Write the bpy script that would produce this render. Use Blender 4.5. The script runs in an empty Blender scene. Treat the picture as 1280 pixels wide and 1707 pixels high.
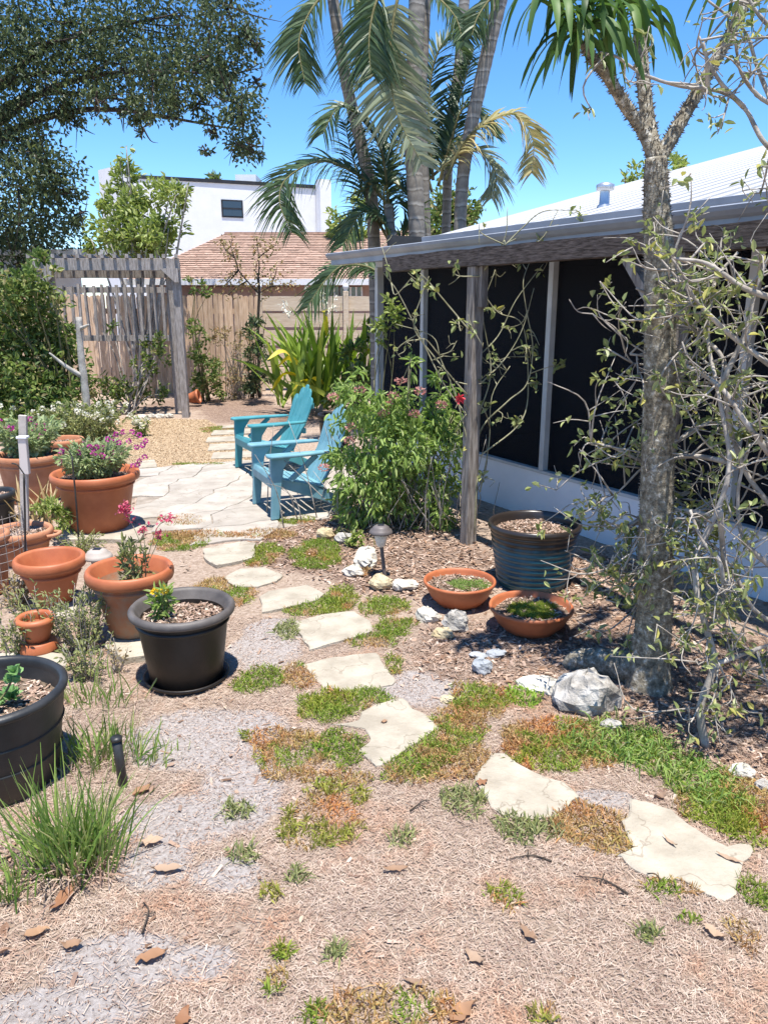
import bpy, math, random
import numpy as np
from mathutils import Matrix, Vector
random.seed(5)
rng = np.random.default_rng(11)
col = bpy.context.scene.collection
scene = bpy.context.scene
R = math.radians

# ------------------------------------------------------------------ camera
FPX, CAMH, PITCH = 1285.0, 1.65, R(15.2)
CP, SP = math.cos(PITCH), math.sin(PITCH)
cam_d = bpy.data.cameras.new("camera")
cam = bpy.data.objects.new("camera", cam_d); col.objects.link(cam)
cam.location = (0, 0, CAMH); cam.rotation_euler = (R(90) - PITCH, 0, 0)
cam_d.sensor_fit = 'HORIZONTAL'; cam_d.sensor_width = 36.0; cam_d.lens = 36.0 * FPX / 1280.0
cam_d.clip_start = 0.05; cam_d.clip_end = 2000
scene.camera = cam
# ------------------------------------------------------------------ light
SUN = Vector((-0.05, 0.23, -1.0)).normalized()          # direction the light travels
world = bpy.data.worlds.new("World"); scene.world = world; world.use_nodes = True
wn = world.node_tree.nodes; wl = world.node_tree.links
bg = wn['Background']
sky = wn.new('ShaderNodeTexSky'); sky.sky_type = 'NISHITA'; sky.sun_disc = False
sky.sun_elevation = math.asin(-SUN.z); sky.sun_rotation = math.atan2(-SUN.x, -SUN.y)
sky.altitude = 0; sky.air_density = 0.8; sky.dust_density = 0.0; sky.ozone_density = 5.0
hs = wn.new('ShaderNodeHueSaturation'); hs.inputs['Saturation'].default_value = 1.2
wl.new(sky.outputs[0], hs.inputs['Color']); wl.new(hs.outputs[0], bg.inputs['Color'])
bg.inputs['Strength'].default_value = 0.14
sun_d = bpy.data.lights.new("sun", 'SUN'); sun_d.energy = 4.7; sun_d.angle = R(0.55); sun_d.color = (1.0, 0.95, 0.87)
sun = bpy.data.objects.new("sun", sun_d); col.objects.link(sun)
sun.rotation_euler = SUN.to_track_quat('-Z', 'Y').to_euler()
scene.view_settings.view_transform = 'Standard'; scene.view_settings.look = 'None'
scene.view_settings.exposure = 0.9; scene.view_settings.gamma = 1.0
scene.render.engine = 'CYCLES'
scene.cycles.max_bounces = 6; scene.cycles.transparent_max_bounces = 8
scene.cycles.diffuse_bounces = 3; scene.cycles.glossy_bounces = 2; scene.cycles.transmission_bounces = 3
scene.cycles.use_denoising = True

# ------------------------------------------------------------------ helpers
def ray(px, py):
    u = (px - 640) / FPX; v = (py - 853.5) / FPX
    return np.array([u, CP - v * SP, -(SP + v * CP)])
def gnd(px, py, z=0.0):
    d = ray(px, py); return np.array([0, 0, CAMH]) + d * ((CAMH - z) / -d[2])
def atY(px, py, Y):
    d = ray(px, py); return np.array([0, 0, CAMH]) + d * (Y / d[1])
def mpp(Y):                                             # metres per photo pixel near distance Y
    return Y / FPX
def unit(v):
    v = np.asarray(v, float); return v / (np.linalg.norm(v, axis=-1, keepdims=True) + 1e-9)
_T = np.random.default_rng(3).random((256, 256))
def vnoise(x, y, s=1.0):
    x = np.asarray(x) * s + 100.3; y = np.asarray(y) * s + 57.7
    i = np.floor(x).astype(int); j = np.floor(y).astype(int); fx = x - i; fy = y - j
    fx = fx * fx * (3 - 2 * fx); fy = fy * fy * (3 - 2 * fy)
    a = _T[i % 256, j % 256]; b = _T[(i + 1) % 256, j % 256]; c = _T[i % 256, (j + 1) % 256]; d = _T[(i + 1) % 256, (j + 1) % 256]
    return (a * (1 - fx) + b * fx) * (1 - fy) + (c * (1 - fx) + d * fx) * fy
def fbm(x, y, s=1.0, o=3):
    r = 0; a = .5
    for k in range(o): r = r + a * (vnoise(x, y, s * 2 ** k) - .5); a *= .5
    return r

def ground_z(x, y):
    fade = np.clip((7.5 - np.asarray(y)) / 3, 0.15, 1)
    return (fbm(x, y, 2.2, 4) * 0.035 + fbm(x, y, 14, 2) * 0.012) * fade - 0.004

class Geo:
    def __init__(s): s.v = []; s.f = []; s.n = 0
    def add(s, V, F):
        V = np.asarray(V, float).reshape(-1, 3)
        for f in (F if isinstance(F, list) else [F]):
            f = np.asarray(f, int); s.f.append((f if f.ndim == 2 else f[None]) + s.n)
        s.v.append(V); s.n += len(V); return s
    def build(s, name, mat, parent=None, smooth=False):
        me = bpy.data.meshes.new(name)
        V = np.concatenate(s.v); me.vertices.add(len(V)); me.vertices.foreach_set('co', V.astype(np.float32).ravel())
        idx = np.concatenate([f.ravel() for f in s.f]); tot = np.concatenate([np.full(len(f), f.shape[1]) for f in s.f])
        me.loops.add(len(idx)); me.loops.foreach_set('vertex_index', idx.astype(np.int32))
        me.polygons.add(len(tot)); st = np.concatenate([[0], np.cumsum(tot)[:-1]])
        me.polygons.foreach_set('loop_start', st.astype(np.int32))
        me.polygons.foreach_set('use_smooth', np.full(len(tot), bool(smooth)))
        me.update(calc_edges=True)
        return place(name, me, mat, parent)
OFF = {}
def place(name, me, mat, parent):
    o = bpy.data.objects.new(name, me); col.objects.link(o)
    if mat is not None and not me.materials: me.materials.append(mat)
    if parent is not None:
        o.parent = parent
        o.matrix_parent_inverse = Matrix.Translation(-Vector(OFF.get(parent.name, (0, 0, 0))))
    return o
def thing(name, label, cat, loc, group=None):
    o = bpy.data.objects.new(name, None); col.objects.link(o)
    o.location = Vector([float(c) for c in loc]); o.empty_display_size = .1; OFF[o.name] = tuple(o.location)
    return tag(o, label, cat, group)
def tag(o, label, cat, group=None, kind=None):
    o['label'] = label; o['category'] = cat
    if group: o['group'] = group
    if kind: o['kind'] = kind
    return o
def kind(o, k): o['kind'] = k; return o
def bevel(o, w=.004, seg=2):
    m = o.modifiers.new('bevel', 'BEVEL'); m.width = w; m.segments = seg; m.limit_method = 'ANGLE'; return o

BOXF = np.array([[0, 3, 2, 1], [4, 5, 6, 7], [0, 1, 5, 4], [1, 2, 6, 5], [2, 3, 7, 6], [3, 0, 4, 7]])
def obox(g, c, ax, ay, az):
    c = np.asarray(c, float); ax, ay, az = map(lambda a: np.asarray(a, float), (ax, ay, az))
    g.add([c - ax - ay - az, c + ax - ay - az, c + ax + ay - az, c - ax + ay - az, c - ax - ay + az, c + ax - ay + az, c + ax + ay + az, c - ax + ay + az], BOXF)
    return g
def bar(g, p0, p1, w, t, up=(0, 0, 1)):
    p0 = np.asarray(p0, float); p1 = np.asarray(p1, float); d = unit(p1 - p0); up = np.asarray(up, float)
    s = np.cross(d, up)
    if np.linalg.norm(s) < 1e-3: s = np.cross(d, (1, 0, 0))
    s = unit(s); u = np.cross(s, d)
    return obox(g, (p0 + p1) / 2, s * w / 2, u * t / 2, (p1 - p0) / 2)
def smooth_path(pts, n=8):
    P = np.asarray(pts, float)
    if len(P) < 3: return np.array([P[0] + (P[-1] - P[0]) * t for t in np.linspace(0, 1, n + 1)])
    Q = np.vstack([2 * P[0] - P[1], P, 2 * P[-1] - P[-2]]); out = []
    for i in range(1, len(Q) - 2):
        for t in np.linspace(0, 1, n, endpoint=False):
            a, b, c, d = Q[i - 1], Q[i], Q[i + 1], Q[i + 2]
            out.append(.5 * ((2 * b) + (c - a) * t + (2 * a - 5 * b + 4 * c - d) * t * t + (3 * b - a - 3 * c + d) * t ** 3))
    out.append(P[-1]); return np.array(out)
def tube(g, pts, rad, k=6, wob=0):
    P = np.asarray(pts, float); n = len(P); rad = np.broadcast_to(np.asarray(rad, float), (n,)) if np.ndim(rad) == 0 or len(np.atleast_1d(rad)) == n else np.interp(np.linspace(0, 1, n), np.linspace(0, 1, len(rad)), rad)
    T = unit(np.gradient(P, axis=0)); ref = np.array([1., 0, 0]) if abs(T[0][0]) < .8 else np.array([0, 1., 0])
    a = np.linspace(0, 2 * np.pi, k, endpoint=False); rings = []
    for i in range(n):
        ref = unit(ref - T[i] * (ref @ T[i])); b = np.cross(T[i], ref)
        rr = rad[i] * (1 + (rng.uniform(-wob, wob, k) if wob else 0))
        rings.append(P[i] + (np.cos(a) * rr)[:, None] * ref + (np.sin(a) * rr)[:, None] * b)
    j = np.arange(k); F = []
    for i in range(n - 1):
        F.append(np.stack([i * k + j, i * k + (j + 1) % k, (i + 1) * k + (j + 1) % k, (i + 1) * k + j], 1))
    F = [np.concatenate(F), j[::-1][None], (j + (n - 1) * k)[None]]
    return g.add(np.concatenate(rings), F)
def lathe(g, prof, c, k=40, squash=None, wob=0):
    pr = np.asarray(prof, float); a = np.linspace(0, 2 * np.pi, k, endpoint=False); n = len(pr)
    V = np.zeros((n, k, 3)); V[:, :, 0] = pr[:, 0:1] * np.cos(a); V[:, :, 1] = pr[:, 0:1] * np.sin(a); V[:, :, 2] = pr[:, 1:2]
    if wob: V[:, :, :2] *= (1 + wob * np.sin(a * 2 + 1))[None, :, None]
    V = V.reshape(-1, 3) + np.asarray(c, float); j = np.arange(k); F = []
    for i in range(n - 1):
        F.append(np.stack([i * k + j, i * k + (j + 1) % k, (i + 1) * k + (j + 1) % k, (i + 1) * k + j], 1))
    return g.add(V, np.concatenate(F))
def ribbons(g, P, D, L, W, droop=0.0, seg=3, side=None, taper=1.0, fold=0.0, curl=None):
    if len(P) == 0: return g
    """many strap blades at once: base P, unit direction D, length L, width W, droop towards the ground"""
    P = np.asarray(P, float).reshape(-1, 3); n = len(P); D = unit(np.asarray(D, float).reshape(-1, 3)) * np.ones((n, 1))
    L = np.broadcast_to(L, n).astype(float); W = np.broadcast_to(W, n).astype(float); dr = np.broadcast_to(droop, n).astype(float)
    if side is None:
        side = np.cross(D, rng.normal(size=(n, 3)))
    side = unit(np.asarray(side, float) * np.ones((n, 1)))
    t = np.linspace(0, 1, seg + 1)
    C = P[:, None] + D[:, None] * (L[:, None] * t)[..., None]
    C[:, :, 2] -= (dr * L)[:, None] * t ** 2
    if curl is not None: C += curl[:, None] * (L[:, None] * t ** 2)[..., None]
    prof = np.minimum(1, .55 + 1.8 * t) * (1 - taper * np.clip((t - .25) / .75, 0, 1) ** 1.6) + .02
    hw = (W[:, None] * .5 * prof)[..., None] * side[:, None]
    V = np.stack([C - hw, C + hw], 2).reshape(n, -1, 3)
    k = 2 * (seg + 1); base = (np.arange(n) * k)[:, None]; F = []
    for i in range(seg):
        F.append(base + np.array([[2 * i, 2 * i + 1, 2 * i + 3, 2 * i + 2]]))
    return g.add(V.reshape(-1, 3), np.concatenate(F))
def leaves(g, P, D, L, W, N=None, fold=.25):
    """many pointed leaves: two folded halves each"""
    P = np.asarray(P, float).reshape(-1, 3); n = len(P); D = unit(np.asarray(D, float).reshape(-1, 3)) * np.ones((n, 1))
    L = np.broadcast_to(L, n)[:, None]; W = np.broadcast_to(W, n)[:, None]
    if N is None: N = rng.normal(size=(n, 3)) + np.array([0, 0, 1.2])
    S = unit(np.cross(D, N)); U = np.cross(S, D)
    V = np.stack([P, P + D * L * .35 + S * W * .5 + U * W * fold, P + D * L * .72 + S * W * .36 + U * W * fold * .5, P + D * L - U * L * .12,
                  P + D * L * .72 - S * W * .36 + U * W * fold * .5, P + D * L * .35 - S * W * .5 + U * W * fold, ], 1)
    b = (np.arange(n) * 6)[:, None]
    return g.add(V.reshape(-1, 3), [np.concatenate([b + np.array([[0, 1, 2, 3]]), b + np.array([[0, 3, 4, 5]])])])
def blob_points(blobs, per, clump=.22, ncl=.02):
    """points in leafy clumps inside ellipsoids: (centre, radius xyz, weight)"""
    P = []; O = []
    for c, r, w in blobs:
        c = np.asarray(c, float); r = np.broadcast_to(np.asarray(r, float), 3); m = max(3, int(per * w)); k = max(3, int(m * ncl))
        q = unit(rng.normal(size=(k, 3))) * (rng.random((k, 1)) ** .45)
        cc = c + q * r
        i = rng.integers(0, k, m); sp = r * clump
        p = cc[i] + rng.normal(size=(m, 3)) * sp * .6
        P.append(p); O.append(unit((p - c) / r))
    return np.concatenate(P), np.concatenate(O)

# ------------------------------------------------------------------ materials
def base_nodes(name):
    m = bpy.data.materials.new(name); m.use_nodes = True; n = m.node_tree.nodes; l = m.node_tree.links
    return m, n, l, n['Principled BSDF'], n['Material Output']
def ramp(n, stops, interp='LINEAR'):
    r = n.new('ShaderNodeValToRGB'); r.color_ramp.interpolation = interp; e = r.color_ramp.elements
    while len(e) < len(stops): e.new(.5)
    for el, (p, c) in zip(e, stops): el.position = p; el.color = (*c, 1)
    return r
def noise(n, l, scale, detail=4, coord=None, rough=.6):
    t = n.new('ShaderNodeTexNoise'); t.inputs['Scale'].default_value = scale; t.inputs['Detail'].default_value = detail; t.inputs['Roughness'].default_value = rough
    if coord is None:
        coord = n.new('ShaderNodeTexCoord').outputs['Object']
    l.new(coord, t.inputs['Vector']); return t
def surf(name, c1, c2, scale=6, rough=.85, bump=.3, bscale=80, spec=.3, c3=None, detail=6, stretch=None, metallic=0, island=0.0, dist=.01, lo=.35, hi=.65, crack=0):
    m, n, l, b, out = base_nodes(name)
    tc = n.new('ShaderNodeTexCoord').outputs['Object']
    if stretch:
        mp = n.new('ShaderNodeMapping'); mp.inputs['Scale'].default_value = stretch; l.new(tc, mp.inputs['Vector']); tc = mp.outputs[0]
    t = noise(n, l, scale, detail, tc)
    st = [(lo, c1), (hi, c2)] if c3 is None else [(lo, c1), ((lo + hi) / 2, c2), (hi, c3)]
    r = ramp(n, st); l.new(t.outputs['Fac'], r.inputs[0]); cout = r.outputs[0]
    if island:
        gi = n.new('ShaderNodeNewGeometry'); h = n.new('ShaderNodeHueSaturation'); mr = n.new('ShaderNodeMapRange')
        mr.inputs['To Min'].default_value = 1 - island; mr.inputs['To Max'].default_value = 1 + island
        oi = n.new('ShaderNodeObjectInfo'); ad = n.new('ShaderNodeMath'); ad.operation = 'ADD'; fr = n.new('ShaderNodeMath'); fr.operation = 'FRACT'
        l.new(gi.outputs['Random Per Island'], ad.inputs[0]); l.new(oi.outputs['Random'], ad.inputs[1]); l.new(ad.outputs[0], fr.inputs[0])
        l.new(fr.outputs[0], mr.inputs['Value']); l.new(mr.outputs[0], h.inputs['Value']); l.new(cout, h.inputs['Color']); cout = h.outputs[0]
    if crack:                                            # hairline cracks and dirt specks
        ck = noise(n, l, 2.3, 5, tc, .55); sb_ = n.new('ShaderNodeMath'); sb_.operation = 'SUBTRACT'; sb_.inputs[1].default_value = .5; l.new(ck.outputs['Fac'], sb_.inputs[0])
        ab = n.new('ShaderNodeMath'); ab.operation = 'ABSOLUTE'; l.new(sb_.outputs[0], ab.inputs[0]); cr = n.new('ShaderNodeMapRange'); cr.inputs['From Max'].default_value = .006; cr.inputs['To Min'].default_value = crack; cr.inputs['To Max'].default_value = 0; l.new(ab.outputs[0], cr.inputs['Value'])
        sk = noise(n, l, 120, 3, tc, .7); sr = n.new('ShaderNodeMapRange'); sr.inputs['From Min'].default_value = .64; sr.inputs['From Max'].default_value = .74; sr.inputs['To Max'].default_value = crack * .8; l.new(sk.outputs['Fac'], sr.inputs['Value'])
        mxm = n.new('ShaderNodeMath'); mxm.operation = 'MAXIMUM'; l.new(cr.outputs[0], mxm.inputs[0]); l.new(sr.outputs[0], mxm.inputs[1])
        cm = n.new('ShaderNodeMix'); cm.data_type = 'RGBA'; l.new(mxm.outputs[0], cm.inputs[0]); l.new(cout, cm.inputs[6]); cm.inputs[7].default_value = (.16, .125, .09, 1); cout = cm.outputs[2]
    l.new(cout, b.inputs['Base Color']); b.inputs['Roughness'].default_value = rough; b.inputs['Specular IOR Level'].default_value = spec; b.inputs['Metallic'].default_value = metallic
    if bump:
        bn = noise(n, l, bscale, 4, tc); bp = n.new('ShaderNodeBump'); bp.inputs['Strength'].default_value = bump; bp.inputs['Distance'].default_value = dist
        l.new(bn.outputs['Fac'], bp.inputs['Height']); l.new(bp.outputs[0], b.inputs['Normal'])
    return m
def leafmat(name, cols, trans=.3, rough=.5, spec=.25, obj=False, patch=None):
    m, n, l, b, out = base_nodes(name)
    r = ramp(n, [(i / (len(cols) - 1) if len(cols) > 1 else 0, c) for i, c in enumerate(cols)])
    if obj: l.new(n.new('ShaderNodeObjectInfo').outputs['Random'], r.inputs[0])
    else: l.new(n.new('ShaderNodeNewGeometry').outputs['Random Per Island'], r.inputs[0])
    cout = r.outputs[0]
    if patch:                                            # broad natural drifts of another tint
        pn = noise(n, l, 2.6, 6, None, .65); pr_ = ramp(n, [(.36, patch[0]), (.5, (1, 1, 1)), (.64, patch[1])]); l.new(pn.outputs['Fac'], pr_.inputs[0]); pm = n.new('ShaderNodeMix'); pm.data_type = 'RGBA'; pm.blend_type = 'MULTIPLY'; pm.inputs[0].default_value = 1; l.new(cout, pm.inputs[6]); l.new(pr_.outputs[0], pm.inputs[7]); cout = pm.outputs[2]
    l.new(cout, b.inputs['Base Color']); b.inputs['Roughness'].default_value = rough; b.inputs['Specular IOR Level'].default_value = spec
    if trans:
        tr = n.new('ShaderNodeBsdfTranslucent'); h = n.new('ShaderNodeHueSaturation'); h.inputs['Value'].default_value = 1.4; h.inputs['Saturation'].default_value = 1.1
        l.new(cout, h.inputs['Color']); l.new(h.outputs[0], tr.inputs['Color'])
        mx = n.new('ShaderNodeMixShader'); mx.inputs[0].default_value = trans; l.new(b.outputs[0], mx.inputs[1]); l.new(tr.outputs[0], mx.inputs[2]); l.new(mx.outputs[0], out.inputs['Surface'])
    return m

MT = {}
MT['stone'] = surf('pale flagstone', (.31, .272, .215), (.44, .395, .32), 7, .9, .7, 40, .2, dist=.01, crack=.55)
MT['paver'] = surf('patio paver', (.31, .275, .235), (.43, .39, .34), 4.5, .9, .5, 55, .2, island=.07, dist=.006, crack=.5)
MT['joint'] = surf('joint soil', (.13, .10, .075), (.22, .17, .13), 12, .95, .3, 60)
MT['mortar'] = surf('patio joint mortar', (.20, .165, .13), (.36, .31, .26), 9, .95, .4, 60)
MT['gravel'] = surf('tan pea gravel', (.32, .22, .13), (.54, .41, .27), 55, .9, .9, 110, .2, detail=3, dist=.02)
MT['wood'] = surf('weathered grey wood', (.12, .10, .085), (.33, .295, .26), 9, .9, .5, 30, .15, stretch=(6, 6, .7), island=.12)
MT['beam'] = surf('dark weathered beam', (.035, .028, .025), (.15, .125, .115), 9, .9, .7, 30, .15, stretch=(1.5, 1.5, 14))
MT['arbor'] = surf('silvered arbor wood', (.22, .195, .175), (.44, .40, .375), 9, .9, .4, 30, .15, stretch=(5, 5, .9), island=.1)
MT['picket'] = surf('tan fence wood', (.46, .31, .20), (.66, .49, .35), 7, .9, .3, 30, .15, stretch=(5, 5, .6), island=.18)
MT['board'] = surf('pale fence board', (.58, .46, .34), (.72, .61, .48), 6, .9, .3, 30, .15, stretch=(.6, 5, 5), island=.08)
MT['whitewall'] = surf('white painted wall', (.74, .75, .77), (.82, .82, .83), 3, .6, .08, 40, .3)
MT['frame'] = surf('grey aluminium', (.42, .42, .42), (.55, .55, .54), 5, .5, .05, 40, .4)
MT['gutter'] = surf('grey painted gutter', (.22, .24, .28), (.30, .32, .36), 4, .4, .05, 40, .5)
MT['metalroof'] = surf('white metal roof', (.45, .45, .45), (.52, .52, .52), 2, .5, .05, 30, .4)
MT['steel'] = surf('galvanised vent', (.45, .47, .5), (.6, .62, .65), 9, .35, .05, 40, .5, metallic=.7)
MT['terra'] = surf('terracotta plastic', (.36, .105, .042), (.46, .15, .062), 7, .5, .06, 60, .4)
MT['terraold'] = surf('weathered terracotta', (.40, .15, .07), (.36, .20, .12), 9, .8, .2, 50, .2, c3=(.27, .235, .18))
MT['terraclay'] = surf('clay pot', (.40, .17, .09), (.50, .24, .14), 8, .85, .2, 60, .15)
MT['blackpot'] = surf('dark brown plastic pot', (.010, .0075, .006), (.020, .0155, .013), 8, .45, .08, 70, .45)
MT['rim'] = surf('greyed plastic rim', (.075, .065, .06), (.13, .115, .105), 9, .55, .08, 70, .4)
MT['blackpot2'] = surf('charcoal plastic pot', (.017, .018, .019), (.036, .037, .038), 8, .45, .08, 70, .45)
MT['soil'] = surf('potting soil', (.10, .07, .05), (.30, .23, .17), 70, .95, .9, 120, .1, dist=.02)
MT['rock'] = surf('limestone rock', (.38, .35, .29), (.60, .56, .48), 9, .9, .8, 30, .2, c3=(.68, .63, .52), dist=.02)
MT['greyrock'] = surf('grey rock', (.20, .185, .165), (.38, .355, .32), 12, .9, .9, 35, .2, c3=(.5, .48, .45), dist=.02)
MT['bluerock'] = surf('blue grey rock', (.30, .32, .34), (.46, .47, .48), 9, .85, .7, 35, .2, dist=.02)
MT['yellowrock'] = surf('ochre rock', (.42, .33, .19), (.58, .49, .33), 9, .9, .8, 35, .2, dist=.02)
MT['chair_a'] = surf('blue resin', (.13, .29, .35), (.20, .38, .44), 6, .5, .06, 60, .35)
MT['chair_b'] = surf('teal resin', (.055, .25, .285), (.09, .31, .345), 6, .5, .06, 60, .35)
MT['bronze'] = surf('bronze plastic', (.10, .085, .08), (.15, .13, .125), 9, .5, .05, 60, .4)
MT['taupe'] = surf('faded taupe plastic', (.36, .31, .27), (.46, .41, .36), 9, .6, .05, 60, .3)
MT['panel'] = surf('solar panel', (.015, .017, .03), (.03, .03, .05), 30, .2, 0, 30, .6)
MT['lens'] = surf('clear ribbed lens', (.55, .53, .48), (.7, .68, .63), 30, .2, .05, 60, .6)
MT['rod'] = surf('dark metal rod', (.02, .018, .017), (.05, .045, .04), 20, .6, .1, 60, .3)
MT['wire'] = surf('rusty grey wire', (.20, .17, .15), (.33, .30, .28), 20, .6, .1, 60, .3)
MT['bark'] = surf('dark oak bark', (.045, .036, .03), (.11, .09, .075), 14, .95, .9, 40, .1, dist=.03)
MT['twig'] = surf('pale twig bark', (.24, .21, .18), (.46, .42, .37), 14, .9, .4, 60, .15)
MT['stem'] = surf('green brown stem', (.12, .11, .05), (.22, .20, .10), 14, .9, .3, 60, .15)
MT['vine'] = surf('vine stem', (.22, .21, .12), (.38, .36, .24), 14, .9, .3, 60, .15)
MT['deadwood'] = surf('bleached dead wood', (.30, .28, .25), (.50, .48, .44), 10, .9, .5, 40, .15)
MT['mulch'] = leafmat('mulch chips', [(.12, .07, .045), (.25, .16, .11), (.42, .30, .23), (.18, .11, .08), (.56, .45, .37), (.32, .21, .155)], .0, .9, .1)
MT['straw'] = leafmat('dry straw', [(.34, .245, .19), (.50, .395, .315), (.64, .535, .44), (.42, .305, .245), (.26, .175, .135), (.57, .46, .37)], .12, .8, .15, patch=((.92, .72, .60), (.74, .70, .70)))
MT['litter'] = leafmat('dry leaf litter', [(.33, .20, .13), (.46, .32, .22), (.25, .15, .10), (.54, .42, .32)], .12, .8, .15)
MT['moss'] = leafmat('green ground cover', [(.13, .19, .03), (.22, .30, .05), (.29, .36, .065), (.18, .26, .045), (.34, .31, .08)], .3, .6, .15, patch=((1.15, .95, .8), (.8, .9, .8)))
MT['drymoss'] = leafmat('dry ground cover', [(.36, .19, .08), (.46, .28, .13), (.32, .25, .09), (.52, .37, .20), (.28, .15, .07)], .2, .8, .1, patch=((1.2, .85, .7), (1, 1.1, .9)))
MT['sage'] = leafmat('grey green herb', [(.17, .205, .085), (.27, .30, .13), (.23, .25, .085), (.34, .335, .17)], .25, .7, .15)
MT['grass'] = leafmat('long green grass', [(.10, .19, .04), (.20, .32, .07), (.30, .38, .10), (.14, .25, .06), (.45, .42, .2)], .3, .5, .2)
MT['oakleaf'] = leafmat('oak leaves', [(.035, .055, .028), (.06, .09, .04), (.10, .135, .06), (.05, .075, .035), (.17, .20, .07)], .25, .45, .35)
MT['hedgeleaf'] = leafmat('hedge leaves', [(.06, .10, .025), (.11, .17, .04), (.18, .25, .06), (.07, .12, .03), (.28, .33, .10), (.36, .29, .15)], .25, .5, .3)
MT['paleleaf'] = leafmat('bright young leaves', [(.16, .22, .05), (.28, .34, .09), (.22, .29, .06), (.42, .46, .18), (.12, .17, .04)], .35, .5, .3)
MT['pentas'] = leafmat('shrub leaves', [(.16, .25, .06), (.25, .36, .095), (.33, .44, .13), (.20, .29, .07), (.42, .49, .2)], .38, .45, .3)
MT['sparse'] = leafmat('small glossy leaves', [(.17, .21, .07), (.28, .32, .12), (.38, .41, .19), (.14, .18, .06), (.50, .46, .14)], .3, .45, .35)
MT['dryleaf'] = leafmat('dry shrub leaves', [(.30, .24, .13), (.42, .34, .2), (.24, .22, .09), (.36, .20, .10)], .2, .8, .1)
MT['palmleaf'] = leafmat('palm leaflets', [(.035, .065, .028), (.06, .10, .04), (.10, .15, .06), (.05, .08, .035)], .2, .42, .4)
MT['palmpale'] = leafmat('pale palm leaflets', [(.24, .27, .17), (.33, .35, .24), (.19, .23, .13)], .25, .45, .35)
MT['palmyellow'] = leafmat('yellowing palm leaflets', [(.40, .33, .14), (.30, .29, .13), (.46, .36, .18), (.22, .25, .10)], .3, .5, .3)
MT['strap'] = leafmat('strap leaf', [(.10, .18, .025), (.18, .28, .035), (.27, .37, .055), (.13, .22, .03), (.38, .44, .08)], .3, .4, .35, obj=True)
MT['strapyellow'] = leafmat('yellow strap leaf', [(.55, .47, .04), (.62, .52, .08)], .3, .5, .3, obj=True)
MT['crownleaf'] = leafmat('glossy crown leaf', [(.035, .075, .02), (.06, .12, .03), (.09, .17, .04), (.13, .21, .05)], .25, .5, .25, obj=True)
MT['aloe'] = leafmat('aloe leaf', [(.20, .24, .14), (.30, .29, .15), (.36, .24, .11), (.25, .30, .17)], .1, .5, .35)
MT['succ'] = leafmat('succulent leaf', [(.16, .30, .10), (.24, .40, .15)], .25, .45, .35)
MT['bloomleaf'] = leafmat('flower plant leaves', [(.22, .30, .12), (.32, .39, .18), (.40, .46, .26), (.26, .33, .14)], .3, .6, .2)
MT['magenta'] = leafmat('magenta bloom', [(.42, .03, .24), (.55, .07, .36), (.62, .20, .42)], .25, .6, .2)
MT['crimson'] = leafmat('crimson bloom', [(.45, .04, .10), (.58, .13, .2), (.5, .2, .2)], .25, .6, .2)
MT['pinkbloom'] = leafmat('dusty pink bloom', [(.55, .25, .24), (.62, .36, .31), (.46, .2, .17)], .25, .6, .2)
MT['redbloom'] = leafmat('red bloom', [(.55, .04, .06), (.68, .12, .14)], .25, .6, .2)
MT['whitebloom'] = leafmat('white bloom', [(.72, .70, .58), (.8, .78, .70)], .25, .6, .2)
MT['yellowbloom'] = leafmat('yellow bloom', [(.75, .48, .02), (.8, .58, .06)], .25, .6, .2)
MT['fallen'] = leafmat('fallen brown leaf', [(.26, .13, .07), (.36, .22, .13), (.23, .15, .105), (.42, .30, .21)], .12, .65, .25, obj=True)

def palm_trunk_mat():
    m, n, l, b, out = base_nodes('ringed palm trunk')
    tc = n.new('ShaderNodeTexCoord').outputs['Object']; sx = n.new('ShaderNodeSeparateXYZ'); l.new(tc, sx.inputs[0])
    nz = noise(n, l, 7, 5, tc); ma = n.new('ShaderNodeMath'); ma.operation = 'MULTIPLY_ADD'; ma.inputs[1].default_value = .10
    l.new(nz.outputs['Fac'], ma.inputs[0]); l.new(sx.outputs['Z'], ma.inputs[2])
    mo = n.new('ShaderNodeMath'); mo.operation = 'MULTIPLY'; mo.inputs[1].default_value = 1 / .17; l.new(ma.outputs[0], mo.inputs[0])
    fr = n.new('ShaderNodeMath'); fr.operation = 'FRACT'; l.new(mo.outputs[0], fr.inputs[0])
    r = ramp(n, [(0, (.40, .37, .33)), (.12, (.36, .33, .29)), (.22, (.19, .165, .14)), (.8, (.24, .215, .185)), (.95, (.10, .085, .07))])
    l.new(fr.outputs[0], r.inputs[0])
    mx = n.new('ShaderNodeMix'); mx.data_type = 'RGBA'; mx.inputs[0].default_value = .35
    n2 = noise(n, l, 18, 5, tc); r2 = ramp(n, [(.35, (.14, .12, .10)), (.65, (.36, .33, .29))]); l.new(n2.outputs['Fac'], r2.inputs[0])
    l.new(r.outputs[0], mx.inputs[6]); l.new(r2.outputs[0], mx.inputs[7]); l.new(mx.outputs[2], b.inputs['Base Color']); b.inputs['Roughness'].default_value = .85
    return m
MT['palmtrunk'] = palm_trunk_mat()
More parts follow.
